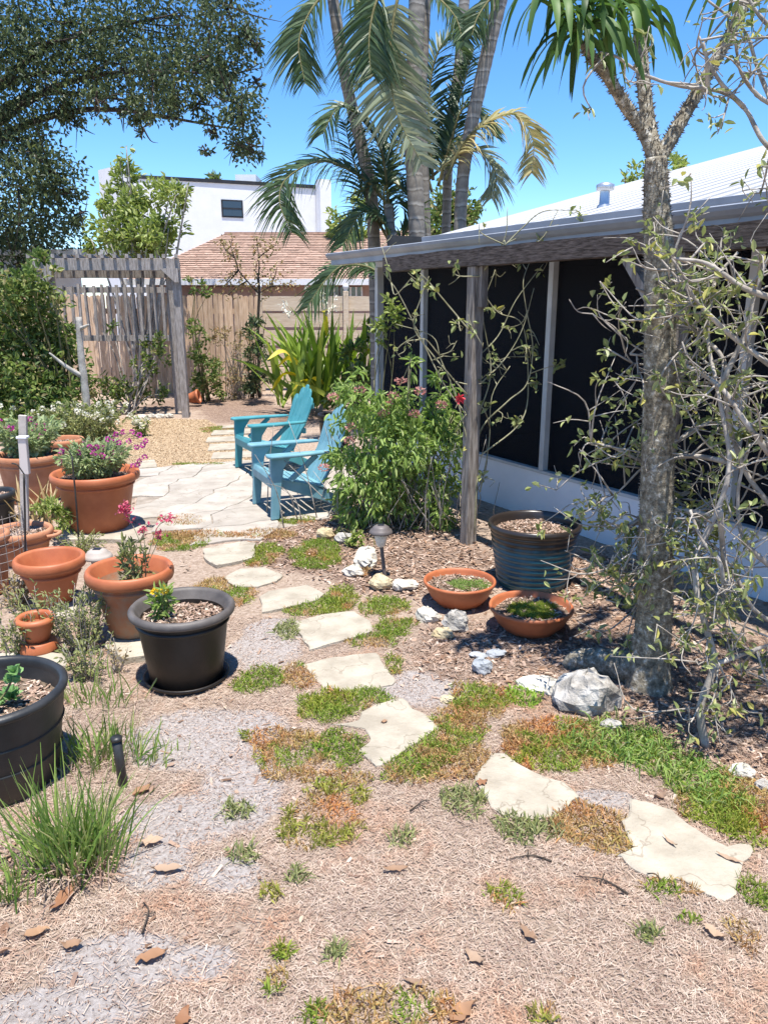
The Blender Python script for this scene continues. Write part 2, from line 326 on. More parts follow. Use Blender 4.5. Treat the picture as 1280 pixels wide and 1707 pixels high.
def spiny_bark():
    m, n, l, b, out = base_nodes('mottled spiny bark')
    tc = n.new('ShaderNodeTexCoord').outputs['Object']
    a = noise(n, l, 34, 8, tc, .75); r = ramp(n, [(.36, (.06, .05, .035)), (.46, (.17, .145, .105)), (.55, (.28, .25, .19)), (.63, (.52, .50, .45))]); l.new(a.outputs['Fac'], r.inputs[0])
    l.new(r.outputs[0], b.inputs['Base Color']); b.inputs['Roughness'].default_value = .85
    bn = noise(n, l, 70, 5, tc); bp = n.new('ShaderNodeBump'); bp.inputs['Strength'].default_value = .8; bp.inputs['Distance'].default_value = .01
    l.new(bn.outputs['Fac'], bp.inputs['Height']); l.new(bp.outputs[0], b.inputs['Normal']); return m
MT['spiny'] = spiny_bark()
MT['spine'] = surf('spine', (.10, .085, .07), (.26, .23, .19), 30, .8, 0)
def blue_pot_mat():
    m, n, l, b, out = base_nodes('teal glazed pot')
    tc = n.new('ShaderNodeTexCoord').outputs['Object']
    mp = n.new('ShaderNodeMapping'); mp.inputs['Scale'].default_value = (1, 1, .35); l.new(tc, mp.inputs['Vector'])
    a = noise(n, l, 5, 5, mp.outputs[0]); sx = n.new('ShaderNodeSeparateXYZ'); l.new(tc, sx.inputs[0])
    mr = n.new('ShaderNodeMapRange'); mr.inputs['From Min'].default_value = .16; mr.inputs['From Max'].default_value = .40; l.new(sx.outputs['Z'], mr.inputs['Value'])
    ad = n.new('ShaderNodeMath'); ad.operation = 'MULTIPLY_ADD'; ad.inputs[1].default_value = .8; l.new(a.outputs['Fac'], ad.inputs[0]); l.new(mr.outputs[0], ad.inputs[2])
    r = ramp(n, [(.35, (.008, .06, .085)), (.75, (.014, .08, .105)), (.95, (.02, .016, .013)), (1, (.028, .022, .019))]); l.new(ad.outputs[0], r.inputs[0])
    l.new(r.outputs[0], b.inputs['Base Color']); b.inputs['Roughness'].default_value = .28; b.inputs['Specular IOR Level'].default_value = .6; return m
MT['bluepot'] = blue_pot_mat()
def screen_mat():
    m, n, l, b, out = base_nodes('black insect screen')
    b.inputs['Base Color'].default_value = (.010, .011, .015, 1); b.inputs['Roughness'].default_value = .7; b.inputs['Specular IOR Level'].default_value = .1
    t = n.new('ShaderNodeBsdfTransparent'); mx = n.new('ShaderNodeMixShader'); mx.inputs[0].default_value = .22
    l.new(b.outputs[0], mx.inputs[1]); l.new(t.outputs[0], mx.inputs[2]); l.new(mx.outputs[0], out.inputs['Surface']); return m
MT['screen'] = screen_mat()
def glassy(name, c, rough=.08):
    m, n, l, b, out = base_nodes(name); b.inputs['Base Color'].default_value = (*c, 1); b.inputs['Roughness'].default_value = rough; b.inputs['Specular IOR Level'].default_value = .8; return m
MT['window'] = glassy('dark window glass', (.03, .04, .055))
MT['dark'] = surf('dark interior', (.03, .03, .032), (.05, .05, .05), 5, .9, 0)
MT['intfloor'] = surf('porch floor', (.16, .15, .14), (.22, .21, .2), 5, .8, 0)
MT['shingle'] = surf('brown shingle', (.33, .21, .16), (.48, .335, .265), 9, .9, .3, 40, .15, island=.14)
MT['tanwall'] = surf('pink brown wall', (.34, .22, .18), (.42, .28, .235), 3, .85, .1, 30)
MT['coping'] = surf('black coping', (.02, .02, .022), (.035, .035, .04), 3, .5, 0)
MT['stucco'] = surf('white stucco', (.74, .74, .75), (.80, .80, .81), 2, .85, .1, 20)
MT['clear'] = glassy('frosted rain tube', (.62, .56, .52), .35)
MT['post'] = surf('grey marker post', (.40, .36, .32), (.52, .47, .42), 9, .8, .2, 40)

# ================================================================== ground
def ground_material():
    m, n, l, b, out = base_nodes('sandy soil with litter')
    tc = n.new('ShaderNodeTexCoord').outputs['Object']
    at = n.new('ShaderNodeVertexColor'); at.layer_name = 'zone'; sp = n.new('ShaderNodeSeparateColor'); l.new(at.outputs['Color'], sp.inputs[0])
    f = noise(n, l, 60, 6, tc, .75); sand = ramp(n, [(.30, (.15, .12, .105)), (.42, (.35, .305, .28)), (.58, (.47, .425, .40)), (.75, (.58, .54, .515))]); l.new(f.outputs['Fac'], sand.inputs[0])
    g = noise(n, l, 42, 6, tc, .75); dirt = ramp(n, [(.30, (.17, .12, .09)), (.45, (.34, .255, .195)), (.60, (.47, .37, .295)), (.75, (.58, .48, .40))]); l.new(g.outputs['Fac'], dirt.inputs[0])
    k = noise(n, l, 40, 6, tc, .75); mul = ramp(n, [(.30, (.10, .065, .05)), (.5, (.24, .165, .125)), (.68, (.45, .345, .275))]); l.new(k.outputs['Fac'], mul.inputs[0])
    def edge(ch):
        e = noise(n, l, 9, 5, tc, .7); a = n.new('ShaderNodeMath'); a.operation = 'ADD'; l.new(sp.outputs[ch], a.inputs[0])
        s = n.new('ShaderNodeMath'); s.operation = 'MULTIPLY_ADD'; s.inputs[1].default_value = .9; s.inputs[2].default_value = -.45; l.new(e.outputs['Fac'], s.inputs[0]); l.new(s.outputs[0], a.inputs[1])
        q = n.new('ShaderNodeMapRange'); q.inputs['From Min'].default_value = .38; q.inputs['From Max'].default_value = .62; l.new(a.outputs[0], q.inputs['Value']); return q.outputs[0]
    m1 = n.new('ShaderNodeMix'); m1.data_type = 'RGBA'; l.new(edge(1), m1.inputs[0]); l.new(dirt.outputs[0], m1.inputs[6]); l.new(sand.outputs[0], m1.inputs[7])
    m2 = n.new('ShaderNodeMix'); m2.data_type = 'RGBA'; l.new(edge(0), m2.inputs[0]); l.new(m1.outputs[2], m2.inputs[6]); l.new(mul.outputs[0], m2.inputs[7])
    l.new(m2.outputs[2], b.inputs['Base Color']); b.inputs['Roughness'].default_value = .95; b.inputs['Specular IOR Level'].default_value = .1
    bn = noise(n, l, 90, 6, tc, .75); bp = n.new('ShaderNodeBump'); bp.inputs['Strength'].default_value = .9; bp.inputs['Distance'].default_value = .015
    l.new(bn.outputs['Fac'], bp.inputs['Height']); l.new(bp.outputs[0], b.inputs['Normal']); return m
def zone_at(x, y, blobs):
    r = np.zeros(np.shape(x))
    for px, py, rx, ry in blobs:
        c = gnd(px, py); Yx = c[1]; k = rx * (c[1] * CP + CAMH * SP) / FPX; ky = abs(gnd(px, py - ry)[1] - gnd(px, py + ry)[1]) / 2
        d = ((x - c[0]) / k) ** 2 + ((y - c[1]) / ky) ** 2
        r = np.maximum(r, np.clip(1.35 - .75 * d, 0, 1))
    return r
SAND = [(330, 1230, 120, 50), (400, 1320, 70, 60), (300, 1370, 100, 45), (200, 1600, 110, 50), (110, 1680, 130, 40), (440, 1085, 60, 30), (700, 1148, 75, 28),
        (460, 1050, 50, 20), (1000, 1330, 60, 16), (260, 1440, 60, 40), (420, 1215, 60, 30), (330, 1600, 60, 30), (380, 1460, 60, 30)]
MULCH = [(1150, 1180, 200, 110), (1000, 1080, 220, 50), (850, 1090, 160, 50), (690, 940, 140, 45), (560, 910, 130, 40), (760, 1080, 60, 40), (1000, 980, 120, 60), (1250, 1280, 60, 40),
         (620, 880, 120, 40), (420, 690, 90, 10), (520, 690, 110, 14), (350, 672, 100, 8), (60, 1430, 80, 40)]
def axis(lo, hi, a, b, step):
    fine = np.arange(a, b + 1e-6, step); k = np.geomspace(step, 40, 26).cumsum()
    L = a - k; Rr = b + k
    L = L[L > lo]; Rr = Rr[Rr < hi]
    return np.concatenate([[lo], L[::-1], fine, Rr, [hi]])
xs = axis(-160, 160, -3.4, 3.4, .035); ys = axis(-60, 260, 1.0, 9.0, .035)
GX, GY = np.meshgrid(xs, ys); gz = ground_z(GX, GY)
near = (np.abs(GX) < 5) & (GY > 0) & (GY < 12); gz = np.where(near, gz, -.01)
nx, ny = len(xs), len(ys); ii = (np.arange(ny - 1)[:, None] * nx + np.arange(nx - 1)).ravel()
g = Geo().add(np.stack([GX, GY, gz], -1).reshape(-1, 3), np.stack([ii, ii + 1, ii + nx + 1, ii + nx], 1))
ground = kind(g.build('ground', ground_material(), None, True), 'structure')
zs = zone_at(GX, GY, SAND); zm = zone_at(GX, GY, MULCH); zm = np.where(GY > 9.5, np.maximum(zm, .35), zm)
ca = ground.data.color_attributes.new('zone', 'FLOAT_COLOR', 'POINT')
ca.data.foreach_set('color', np.stack([zm, zs, 0 * zs, 0 * zs + 1], -1).astype(np.float32).ravel())

def poly_slab(g, pts, z0, z1, jit=.006, sub=5, inset=.006, seedoff=0, domed=0):
    P = np.asarray(pts, float)[:, :2]; Q = []
    for i in range(len(P)):
        a, b = P[i], P[(i + 1) % len(P)]; nrm = unit(np.array([b[1] - a[1], a[0] - b[0]]))
        for t in np.arange(sub) / sub:
            q = a + (b - a) * t; Q.append(q + nrm * (fbm(q[0] + seedoff, q[1], 16, 3) * 2 * jit * 2))
    Q = np.array(Q); n = len(Q); c = Q.mean(0); s = 1 - inset / max(.05, np.linalg.norm(Q - c, axis=1).mean())
    top = c + (Q - c) * s; zt = z1 + fbm(top[:, 0], top[:, 1], 9, 2) * .006
    V = np.concatenate([np.c_[Q, np.full(n, z0)], np.c_[Q, zt - .004], np.c_[top, zt]])
    j = np.arange(n); k = (j + 1) % n
    area = np.sum(Q[:, 0] * np.roll(Q[:, 1], -1) - np.roll(Q[:, 0], -1) * Q[:, 1])
    F = [np.stack([j, k, k + n, j + n], 1), np.stack([j + n, k + n, k + 2 * n, j + 2 * n], 1), (j + 2 * n)[None]]
    if area < 0: F = [f[:, ::-1] for f in F]
    return g.add(V, F)

# gravel path
gp = [gnd(*p) for p in [(150, 800), (248, 786), (330, 779), (425, 768), (418, 740), (372, 716), (345, 700), (300, 699), (215, 697), (150, 705), (90, 760)]]
g = Geo(); poly_slab(g, gp, -.03, .006, .03, 8); gravel = kind(g.build('gravel_path', MT['gravel']), 'structure')
# gravel grains lying on the path
def in_poly(P, poly):
    x, y = P[:, 0], P[:, 1]; r = np.zeros(len(P), bool); q = np.asarray(poly)[:, :2]
    for i in range(len(q)):
        a, b = q[i], q[i - 1]; c = ((a[1] > y) != (b[1] > y)) & (x < (b[0] - a[0]) * (y - a[1]) / (b[1] - a[1] + 1e-12) + a[0]); r ^= c
    return r
def flakes(g, P, L, W, flat=.3, lift=.004):
    n = len(P); a = rng.random(n) * 2 * np.pi; D = np.c_[np.cos(a), np.sin(a), rng.normal(0, flat, n)]
    N = np.c_[rng.normal(0, flat, n), rng.normal(0, flat, n), np.ones(n)]
    D = unit(D); S = unit(np.cross(D, N)); L = np.broadcast_to(L, n)[:, None]; W = np.broadcast_to(W, n)[:, None]
    C = P + np.array([0, 0, lift])
    V = np.stack([C - D * L / 2 - S * W / 2, C + D * L / 2 - S * W * .4, C + D * L * .45 + S * W / 2, C - D * L * .5 + S * W * .42], 1).reshape(-1, 3)
    b = (np.arange(n) * 4)[:, None]; return g.add(V, b + np.array([[0, 1, 2, 3]]))
q = np.asarray(gp); P = np.c_[rng.uniform(q[:, 0].min(), q[:, 0].max(), 34000), rng.uniform(q[:, 1].min(), q[:, 1].max(), 34000), np.full(34000, .008)]
P = P[in_poly(P, gp)]; MT['grain'] = leafmat('gravel grains', [(.36, .25, .15), (.48, .35, .22), (.58, .45, .30), (.30, .20, .12)], 0, .9, .15)
g = Geo(); flakes(g, P, rng.uniform(.007, .016, len(P)), rng.uniform(.006, .012, len(P)), .5)
tag(g.build('pea_gravel', MT['grain']), 'loose tan pea gravel spread on the path behind the patio', 'gravel', kind='stuff')

# patio of irregular pavers
pat = [gnd(*p) for p in [(226, 886), (230, 789), (415, 773), (600, 752), (585, 850), (505, 874), (461, 881), (363, 896)]]
g = Geo(); poly_slab(g, pat, -.04, .004, .01, 8); patio = kind(g.build('patio', MT['mortar']), 'structure')
u = unit(gnd(415, 775) - gnd(230, 789)); w = np.array([-u[1], u[0], 0]); o0 = gnd(226, 889) - u * 2.5 - w * .5
cell = .47; NI, NJ = 14, 9
def jit_node(i, j):
    r = random.Random(i * 91 + j * 17 + 5); return o0 + u * (i * cell + (.5 * cell if j % 2 else 0) + r.uniform(-.10, .10)) + w * (j * cell * .86 + r.uniform(-.08, .08))
def wavy(a, b):                                         # shared wavy joint between two nodes
    key = tuple(sorted([(round(a[0], 4), round(a[1], 4)), (round(b[0], 4), round(b[1], 4))])); r = random.Random(str(key))
    lo, hi = (a, b) if (round(a[0], 4), round(a[1], 4)) == key[0] else (b, a)
    d = hi - lo; nn = np.array([-d[1], d[0], 0]); m = [lo + d * t + nn * r.uniform(-.11, .11) for t in (.25, .5, .75)]
    return [a] + (m if lo is a else m[::-1])
npav = 0
for i in range(NI):
    for j in range(NJ):
        k = 1 if j % 2 else 0                            # a hex-like cell from the offset lattice
        A, B, C, D = jit_node(i, j), jit_node(i + 1, j), jit_node(i + k + 1, j + 1) if k else jit_node(i + 1, j + 1), jit_node(i + k, j + 1) if k else jit_node(i, j + 1)
        cen = (A + B + C + D) / 4
        pts = []
        for s, e in ((A, B), (B, C), (C, D), (D, A)): pts += wavy(s, e)
        pts = np.array(pts)
        if in_poly(cen[None], pat)[0] or in_poly(pts, pat).mean() > .38:
            pts = cen + (pts - cen) * .985
            g = Geo(); poly_slab(g, pts, -.02, .014 + random.uniform(-.002, .003), .002, 2, .004); g.build('paver', MT['paver'], patio); npav += 1

# stepping stones
STONES = {
 'pale flagstone nearest the patio, at the far end of the stepping path': [(338, 915), (369, 908), (409, 902), (426, 905), (424, 928), (392, 936), (360, 942), (341, 931)],
 'small oval pale flagstone, second from the patio in the stepping path': [(372, 962), (400, 948), (440, 945), (473, 958), (462, 968), (430, 977), (392, 978)],
 'pale flagstone with grass along its front edge, third from the patio': [(433, 995), (447, 985), (513, 974), (539, 989), (529, 999), (459, 1016), (437, 1020)],
 'pale five sided flagstone, fourth from the patio in the stepping path': [(489, 1038), (529, 1026), (591, 1017), (617, 1034), (619, 1051), (564, 1069), (517, 1082), (507, 1067)],
 'wide pale flagstone in the path, level with the foot of the dark brown pot': [(505, 1107), (548, 1096), (595, 1090), (627, 1088), (640, 1110), (658, 1129), (654, 1141), (572, 1155), (541, 1147), (525, 1129)],
 'pale flagstone with a small brown leaf on it, in the middle of the path': [(548, 1208), (595, 1200), (599, 1186), (634, 1172), (670, 1164), (689, 1180), (712, 1192), (732, 1213), (681, 1247), (650, 1270), (627, 1276), (611, 1264), (599, 1251), (619, 1235), (607, 1215)],
 'pale flagstone second nearest the camera, between green and dry groundcover': [(791, 1299), (804, 1277), (822, 1256), (840, 1256), (859, 1272), (904, 1290), (940, 1304), (963, 1326), (945, 1340), (922, 1358), (895, 1367), (849, 1360), (818, 1345)],
 'largest pale flagstone, nearest the camera at the right edge of the path': [(1035, 1367), (1053, 1347), (1051, 1331), (1085, 1340), (1121, 1349), (1144, 1372), (1180, 1394), (1216, 1413), (1248, 1408), (1253, 1417), (1239, 1435), (1235, 1462), (1226, 1490), (1207, 1503), (1171, 1485), (1135, 1467), (1094, 1462), (1062, 1449), (1026, 1422), (1058, 1413), (1044, 1390)]}
ALLSTONES = []
for lab, pts in STONES.items():
    P = [gnd(*p, z=.012) for p in pts]; ALLSTONES.append(np.array(P))
    g = Geo(); poly_slab(g, P, -.05, .014, .008, 4, .008, 3); tag(g.build('stepping_stone', MT['stone']), lab, 'flagstone', 'stepping stones of the garden path')
for k, (x0, x1, y0, y1) in enumerate([(352, 420, 757, 767), (346, 418, 743, 753), (343, 415, 731, 739), (352, 418, 720, 727), (368, 420, 712, 716)]):
    P = [gnd(x0, y1), gnd(x1, y1 - 3), gnd(x1, y0 - 3), gnd(x0 + 4, y0)]; g = Geo(); poly_slab(g, P, -.02, .022, .012, 5, .01, k)
    tag(g.build('stepping_slab', MT['stone']), ['long pale slab nearest the patio beside the teal chair', 'second long pale slab from the patio beside the gravel', 'third long pale slab from the patio beside the gravel', 'fourth long pale slab from the patio, grass at its edge', 'farthest long pale slab, half hidden by the teal chair'][k], 'slab', 'slabs leading off the patio')
for lab, pts in {'pale slab under the large terracotta pot at the patio corner': [(95, 905), (235, 905), (245, 880), (100, 880)], 'cream slab under the weathered terracotta pot beside the dark brown pot': [(176, 1085), (205, 1108), (262, 1098), (255, 1060), (185, 1050)],
                 'pale slab under the empty terracotta pot at the left': [(50, 1035), (128, 1038), (132, 1008), (60, 1005)], 'pale block under the small terracotta pot and its saucer': [(0, 1122), (112, 1118), (112, 1098), (0, 1098)],
                 'short pale paver at the left end of the gravel path': [(232, 784), (262, 782), (258, 770), (236, 772)]}.items():
    P = [gnd(*p) for p in pts]; g = Geo(); poly_slab(g, P, -.03, .03, .01, 5, .008, 8); tag(g.build('flat_slab', MT['stone']), lab, 'slab')

# ================================================================== screened house on the right
HA = R(29.7); HE = np.array([-math.sin(HA), math.cos(HA), 0]); HN = np.array([math.cos(HA), math.sin(HA), 0]); HZ = np.array([0, 0, 1.])
H0 = (gnd(796, 829) + gnd(1183, 971)) / 2
def hp(s, off, z): return H0 + HE * s - HN * off + HZ * z          # s along the wall, off out of the wall towards the garden
S0, S1 = -6.0, 3.0
house = thing('screened_house', 'low house with black screened porch, white base wall and white metal roof', 'house', hp(0, 0, 0))
def hbox(name, mat, s0, s1, o0, o1, z0, z1, parent=house, bv=0):
    g = Geo(); obox(g, hp((s0 + s1) / 2, (o0 + o1) / 2, (z0 + z1) / 2), HE * (s1 - s0) / 2, -HN * (o1 - o0) / 2, HZ * (z1 - z0) / 2)
    o = g.build(name, mat, parent)
    if bv: bevel(o, bv)
    return o
hbox('base_wall', MT['whitewall'], S0, S1, -.12, 0, -.1, .375)
hbox('sill', MT['frame'], S0, S1, -.10, .012, .376, .40)
hbox('header', MT['frame'], S0, S1, -.10, .004, 1.99, 2.06)
hbox('corner_post', MT['frame'], S1 - .055, S1 + .002, -.10, .014, .401, 1.989, bv=.003)
mulls = [2.12, .386, -1.25, -2.6]
for s in mulls: hbox('mullion', MT['frame'], s - .025, s + .025, -.06, .010, .401, 1.989, bv=.003)
edges = [S1 - .06] + mulls + [S0]
for a, b in zip(edges[:-1], edges[1:]): hbox('screen_panel', MT['screen'], b + .026, a - .026, -.045, -.04, .402, 1.988)
hbox('porch_floor', MT['intfloor'], S0, S1 - .1, -4.0, -.13, .10, .16)
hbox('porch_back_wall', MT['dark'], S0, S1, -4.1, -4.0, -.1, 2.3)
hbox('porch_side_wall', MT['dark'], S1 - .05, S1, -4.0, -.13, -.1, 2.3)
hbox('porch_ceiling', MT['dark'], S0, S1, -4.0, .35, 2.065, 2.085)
# lower fascia with gutter, running past the wall corner
hbox('fascia', MT['gutter'], S0, 3.04, .40, .48, 2.005, 2.06)
g = Geo(); prof = [(.40, 2.05), (.485, 2.05), (.505, 2.062), (.525, 2.085), (.53, 2.105), (.515, 2.112), (.505, 2.104), (.49, 2.08), (.42, 2.075), (.40, 2.075)]
def extrude(g, prof, s0, s1):
    A = np.array([hp(s0, o, z) for o, z in prof]); B = np.array([hp(s1, o, z) for o, z in prof]); n = len(prof); j = np.arange(n); k = (j + 1) % n
    return g.add(np.concatenate([A, B]), [np.stack([j, k, k + n, j + n], 1), j[::-1][None], (j + n)[None]])
extrude(g, prof, S0, 3.06); g.build('gutter', MT['gutter'], house)
hbox('porch_roof', MT['gutter'], S0, 3.05, -.5, .40, 2.086, 2.105)
# main metal roof: its far gable edge climbs away from the eave
RO, RZ, RS = .30, 2.135, 1.52
E0 = hp(RS, RO, RZ); d = ray(1280, 246); t = (HE @ (E0 - np.array([0, 0, CAMH]))) / (HE @ d); Pr = np.array([0, 0, CAMH]) + d * t
rise = (Pr[2] - RZ) / ((Pr - E0) @ HN); SL = 5.0
print('roof rise', rise)
roof_prof = [(RO, RZ), (RO - SL, RZ + SL * rise), (RO - SL, RZ + SL * rise - .05), (RO, RZ - .05)]
g = Geo(); extrude(g, roof_prof, S0, RS); roof = g.build('metal_roof', MT['metalroof'], house)
hbox('gable_wall', MT['stucco'], S0, RS - .12, -6.0, -.55, 2.106, RZ + .1)
g = Geo(); prof2 = [(RO, RZ - .03), (RO + .06, RZ - .025), (RO + .085, RZ + .0), (RO + .09, RZ + .03), (RO + .07, RZ + .035), (RO, RZ + .005)]
extrude(g, prof2, S0, RS + .02); g.build('upper_gutter', MT['gutter'], house)
ds = .16; s = RS - .02; first = None
ru = unit(-HN * -1 * 1.0 + HZ * rise); rn = unit(np.cross(HE, ru)); rn = rn if rn[2] > 0 else -rn
while s > -3.6:
    if first is None:
        g = Geo(); obox(g, hp(s, RO, RZ) + ru * (SL / 2 * math.hypot(1, rise)) + rn * .015, HE * .022, ru * (SL / 2 * math.hypot(1, rise)), rn * .018)
        first = bevel(g.build('roof_rib', MT['metalroof'], roof), .006, 1); s0r = s
    else:
        c = first.copy(); col.objects.link(c); c.parent = roof; c.location = Vector((HE * (s - s0r)).tolist()); c.matrix_parent_inverse = first.matrix_parent_inverse
    s -= ds
# gable trim
g = Geo(); bar(g, hp(RS + .012, RO, RZ + .0), hp(RS + .012, RO - SL, RZ + SL * rise), .02, .07); g.build('rake_trim', MT['metalroof'], house)
# roof vent
pv = None
d = ray(1006, 352); A0 = np.array([0, 0, CAMH]); t = (rn @ (E0 - A0)) / (rn @ d); pv = A0 + d * t
g = Geo(); lathe(g, [(.055, -.05), (.05, .03), (.035, .05), (.033, .13)], pv, 14); lathe(g, [(.034, .13), (.06, .135), (.062, .17), (.03, .185), (.001, .187)], pv, 14); g.build('vent_pipe', MT['steel'], house, True)

# weathered timber frame standing in front of the porch
P1 = gnd(780, 905); PO = .8
frame = thing('timber_frame', 'weathered grey timber post and beam frame in front of the screened porch', 'frame', P1)
sP1 = (P1 - H0) @ HE; oP1 = -((P1 - H0) @ HN)
g = Geo(); bar(g, hp(sP1, oP1, -.1), hp(sP1, oP1, 1.878), .085, .085, HE); bevel(g.build('post', MT['wood'], frame), .006)
g = Geo(); bar(g, hp(sP1 - .072, oP1 - .005, 1.62), hp(sP1 - .072, oP1 - .005, 1.877), .05, .04, HE); bevel(g.build('post_cleat', MT['wood'], frame), .004)
d = ray(1131, 500); P0 = hp(0, oP1, 0); t = (HN @ (P0 - A0)) / (HN @ d); sP2 = (A0 + d * t - H0) @ HE
g = Geo(); bar(g, hp(sP2, oP1, -.1), hp(sP2, oP1, 1.878), .085, .085, HE); bevel(g.build('post', MT['wood'], frame), .006)
g = Geo(); n = 40; ss = np.linspace(S0, 1.30, n); V = []
for i, s in enumerate(ss):
    wz = fbm(s, 3., 3, 3) * .022; wt = fbm(s, 9., 5, 3) * .02
    V += [hp(s, oP1 + .055, 1.879 + wz * (s < 1.3)), hp(s, oP1 + .057, 1.985 + wt), hp(s, oP1 - .045, 1.985 + wt), hp(s, oP1 - .045, 1.879 + wz)]
j = np.arange(n - 1)[:, None] * 4; F = np.concatenate([j + np.array([[a, (a + 1) % 4, (a + 1) % 4 + 4, a + 4]]) for a in range(4)])
g.add(V, [F, np.array([[3, 2, 1, 0]]), np.array([[0, 1, 2, 3]]) + (n - 1) * 4]); g.build('beam', MT['beam'], frame)
g = Geo(); bar(g, hp(sP2 - .25, oP1 - .05, 1.93), hp(sP2 - .9, .02, 1.97), .05, .09); g.build('cross_piece', MT['beam'], frame)
g = Geo(); bar(g, hp(sP2 + .06, oP1, 1.55), hp(sP2 + .34, oP1, 1.876), .045, .07, HN); g.build('brace', MT['wood'], frame)

# ================================================================== fences and far houses
FY = 14.6
fence = thing('picket_fence', 'tan wooden fence of tall narrow upright pickets behind the arbor', 'fence', (-4, FY, 0))
x = -9.5; k = 0
while x < -2.35:
    w = random.uniform(.085, .10); top = 1.79 + random.uniform(-.025, .03); th = .018
    g = Geo(); A = np.array([[x, 0], [x + w - .008, 0], [x + w - .008, top - .03], [x + w - .03, top], [x + .022, top], [x, top - .03]])
    yo = FY + random.uniform(-.006, .006); lean = random.uniform(-.01, .01)
    V = np.concatenate([np.c_[A[:, 0] + lean * A[:, 1], np.full(6, yo), A[:, 1]], np.c_[A[:, 0] + lean * A[:, 1], np.full(6, yo + th), A[:, 1]]]); j = np.arange(6); kk = (j + 1) % 6
    g.add(V, [j[None], (j + 6)[::-1][None], np.stack([j, j + 6, kk + 6, kk], 1)]); g.build('picket', MT['picket'], fence); x += w; k += 1
for z in (.35, 1.0, 1.5):
    g = Geo(); bar(g, (-9.5, FY + .05, z), (-2.35, FY + .05, z), .04, .09); g.build('rail', MT['picket'], fence)
bf = thing('board_fence', 'pale fence of wide horizontal boards behind the tall strap leaved plant', 'fence', (-1, 15.2, 0))
for k, (z0, z1) in enumerate([(.05, .42), (.46, .80), (.86, 1.14), (1.20, 1.46), (1.50, 1.77)]):
    g = Geo(); bar(g, (-2.4, 15.2 + .01 * (k % 2), (z0 + z1) / 2), (5.0, 15.2 + .01 * (k % 2), (z0 + z1) / 2), .03, z1 - z0); g.build('board', MT['board'], bf)
for x in (-2.36, -.72, .9, 2.6, 4.4):
    g = Geo(); bar(g, (x, 15.13, 0), (x, 15.13, 1.86), .1, .1); p = bevel(g.build('post', MT['board'], bf), .008)
    g = Geo(); lathe(g, [(.001, 1.861), (.04, 1.862), (.03, 1.885), (.055, 1.92), (.06, 1.95), (.045, 1.985), (.001, 2.0)], (x, 15.13, 0), 14); g.build('post_cap', MT['whitewall'], p, True)

# neighbour's shingled house
NY = 21.0
nh = thing('shingled_house', 'single storey house with brown shingled hip roof and pinkish walls beyond the fence', 'house', (-4, NY, 0))
def box(name, mat, a, b, parent, bv=0):
    a = np.asarray(a, float); b = np.asarray(b, float); g = Geo(); h_ = (b - a) / 2; obox(g, (a + b) / 2, (h_[0], 0, 0), (0, h_[1], 0), (0, 0, h_[2])); o = g.build(name, mat, parent)
    if bv: bevel(o, bv)
    return o
el = atY(300, 466, NY - .45); er = atY(620, 470, NY - .45); zE = el[2]
box('wall', MT['tanwall'], (-6.2, NY, -.1), (2.0, NY + .2, zE), nh)
box('side_wall', MT['tanwall'], (-6.2, NY + .2, -.1), (-6.0, NY + 8, zE), nh)
apx = atY(375, 389, NY + 3.3); apr = atY(560, 397, NY + 3.3); zR = apx[2]
g = Geo(); V = [(-6.6, NY - .45, zE), (2.4, NY - .45, zE), (2.4, NY + 7, zE), (-6.6, NY + 7, zE), (apx[0], NY + 3.3, zR), (2.4, NY + 3.3, zR)]
g.add(V, [np.array([[0, 1, 5, 4]]), np.array([[2, 3, 4, 5]]), np.array([[3, 0, 4]]), np.array([[1, 2, 5]]), np.array([[3, 2, 1, 0]])]); nroof = g.build('roof', MT['shingle'], nh)
# shingle courses on the front slope, each a thin lapped strip; joined as too small to pick apart
g = Geo(); m = 26; sl = unit(np.array([0, 3.75, zR - zE])); nn = np.array([0, -sl[2], sl[1]])
for i in range(m):
    f0, f1 = i / m, (i + 1.15) / m; f1 = min(f1, 1)
    xl0 = -6.6 + (apx[0] + 6.6) * f0 + .02; xl = xl0
    while xl < 2.35:
        ww = random.uniform(.25, .42); xr = min(xl + ww, 2.36)
        a = np.array([0, NY - .45, zE]) + np.array([0, 3.75, zR - zE]) * f0; b = np.array([0, NY - .45, zE]) + np.array([0, 3.75, zR - zE]) * f1
        up = .022 + random.uniform(0, .008)
        X = np.array([1, 0, 0])
        g.add([a + X * xl + nn * up, a + X * (xr - .008) + nn * up, b + X * (xr - .008) + nn * .003, b + X * max(xl, -6.6 + (apx[0] + 6.6) * f1) + nn * .003], np.array([[0, 1, 2, 3]])); xl = xr
kind(g.build('shingle_courses', MT['shingle'], nroof), 'stuff')
box('gutter', MT['whitewall'], (-6.62, NY - .58, zE - .13), (2.42, NY - .455, zE + .02), nh)
box('ridge_cap', MT['shingle'], (apx[0], NY + 3.22, zR - .02), (2.4, NY + 3.38, zR + .04), nh)
for (x0, x1, y0, y1) in ((530, 566, 478, 493), (566, 603, 478, 493)):
    a = atY(x0, y1, NY - .02); b = atY(x1, y0, NY - .02); wd = box('window', MT['window'], (a[0], NY - .03, a[2]), (b[0], NY - .004, b[2]), nh)
    for k in range(5):
        x = a[0] + (b[0] - a[0]) * k / 4; box('muntin', MT['whitewall'], (x - .02, NY - .06, a[2]), (x + .02, NY - .031, b[2]), wd)
    box('sill', MT['whitewall'], (a[0], NY - .06, a[2] - .05), (b[0], NY - .031, a[2] - .002), wd)
for x0, x1 in ((330, 400), (455, 495)):
    a = atY(x0, 500, NY - .02); b = atY(x1, 478, NY - .02); box('shutter_panel', MT['tanwall'], (a[0], NY - .04, a[2] - .3), (b[0], NY - .004, b[2]), nh)
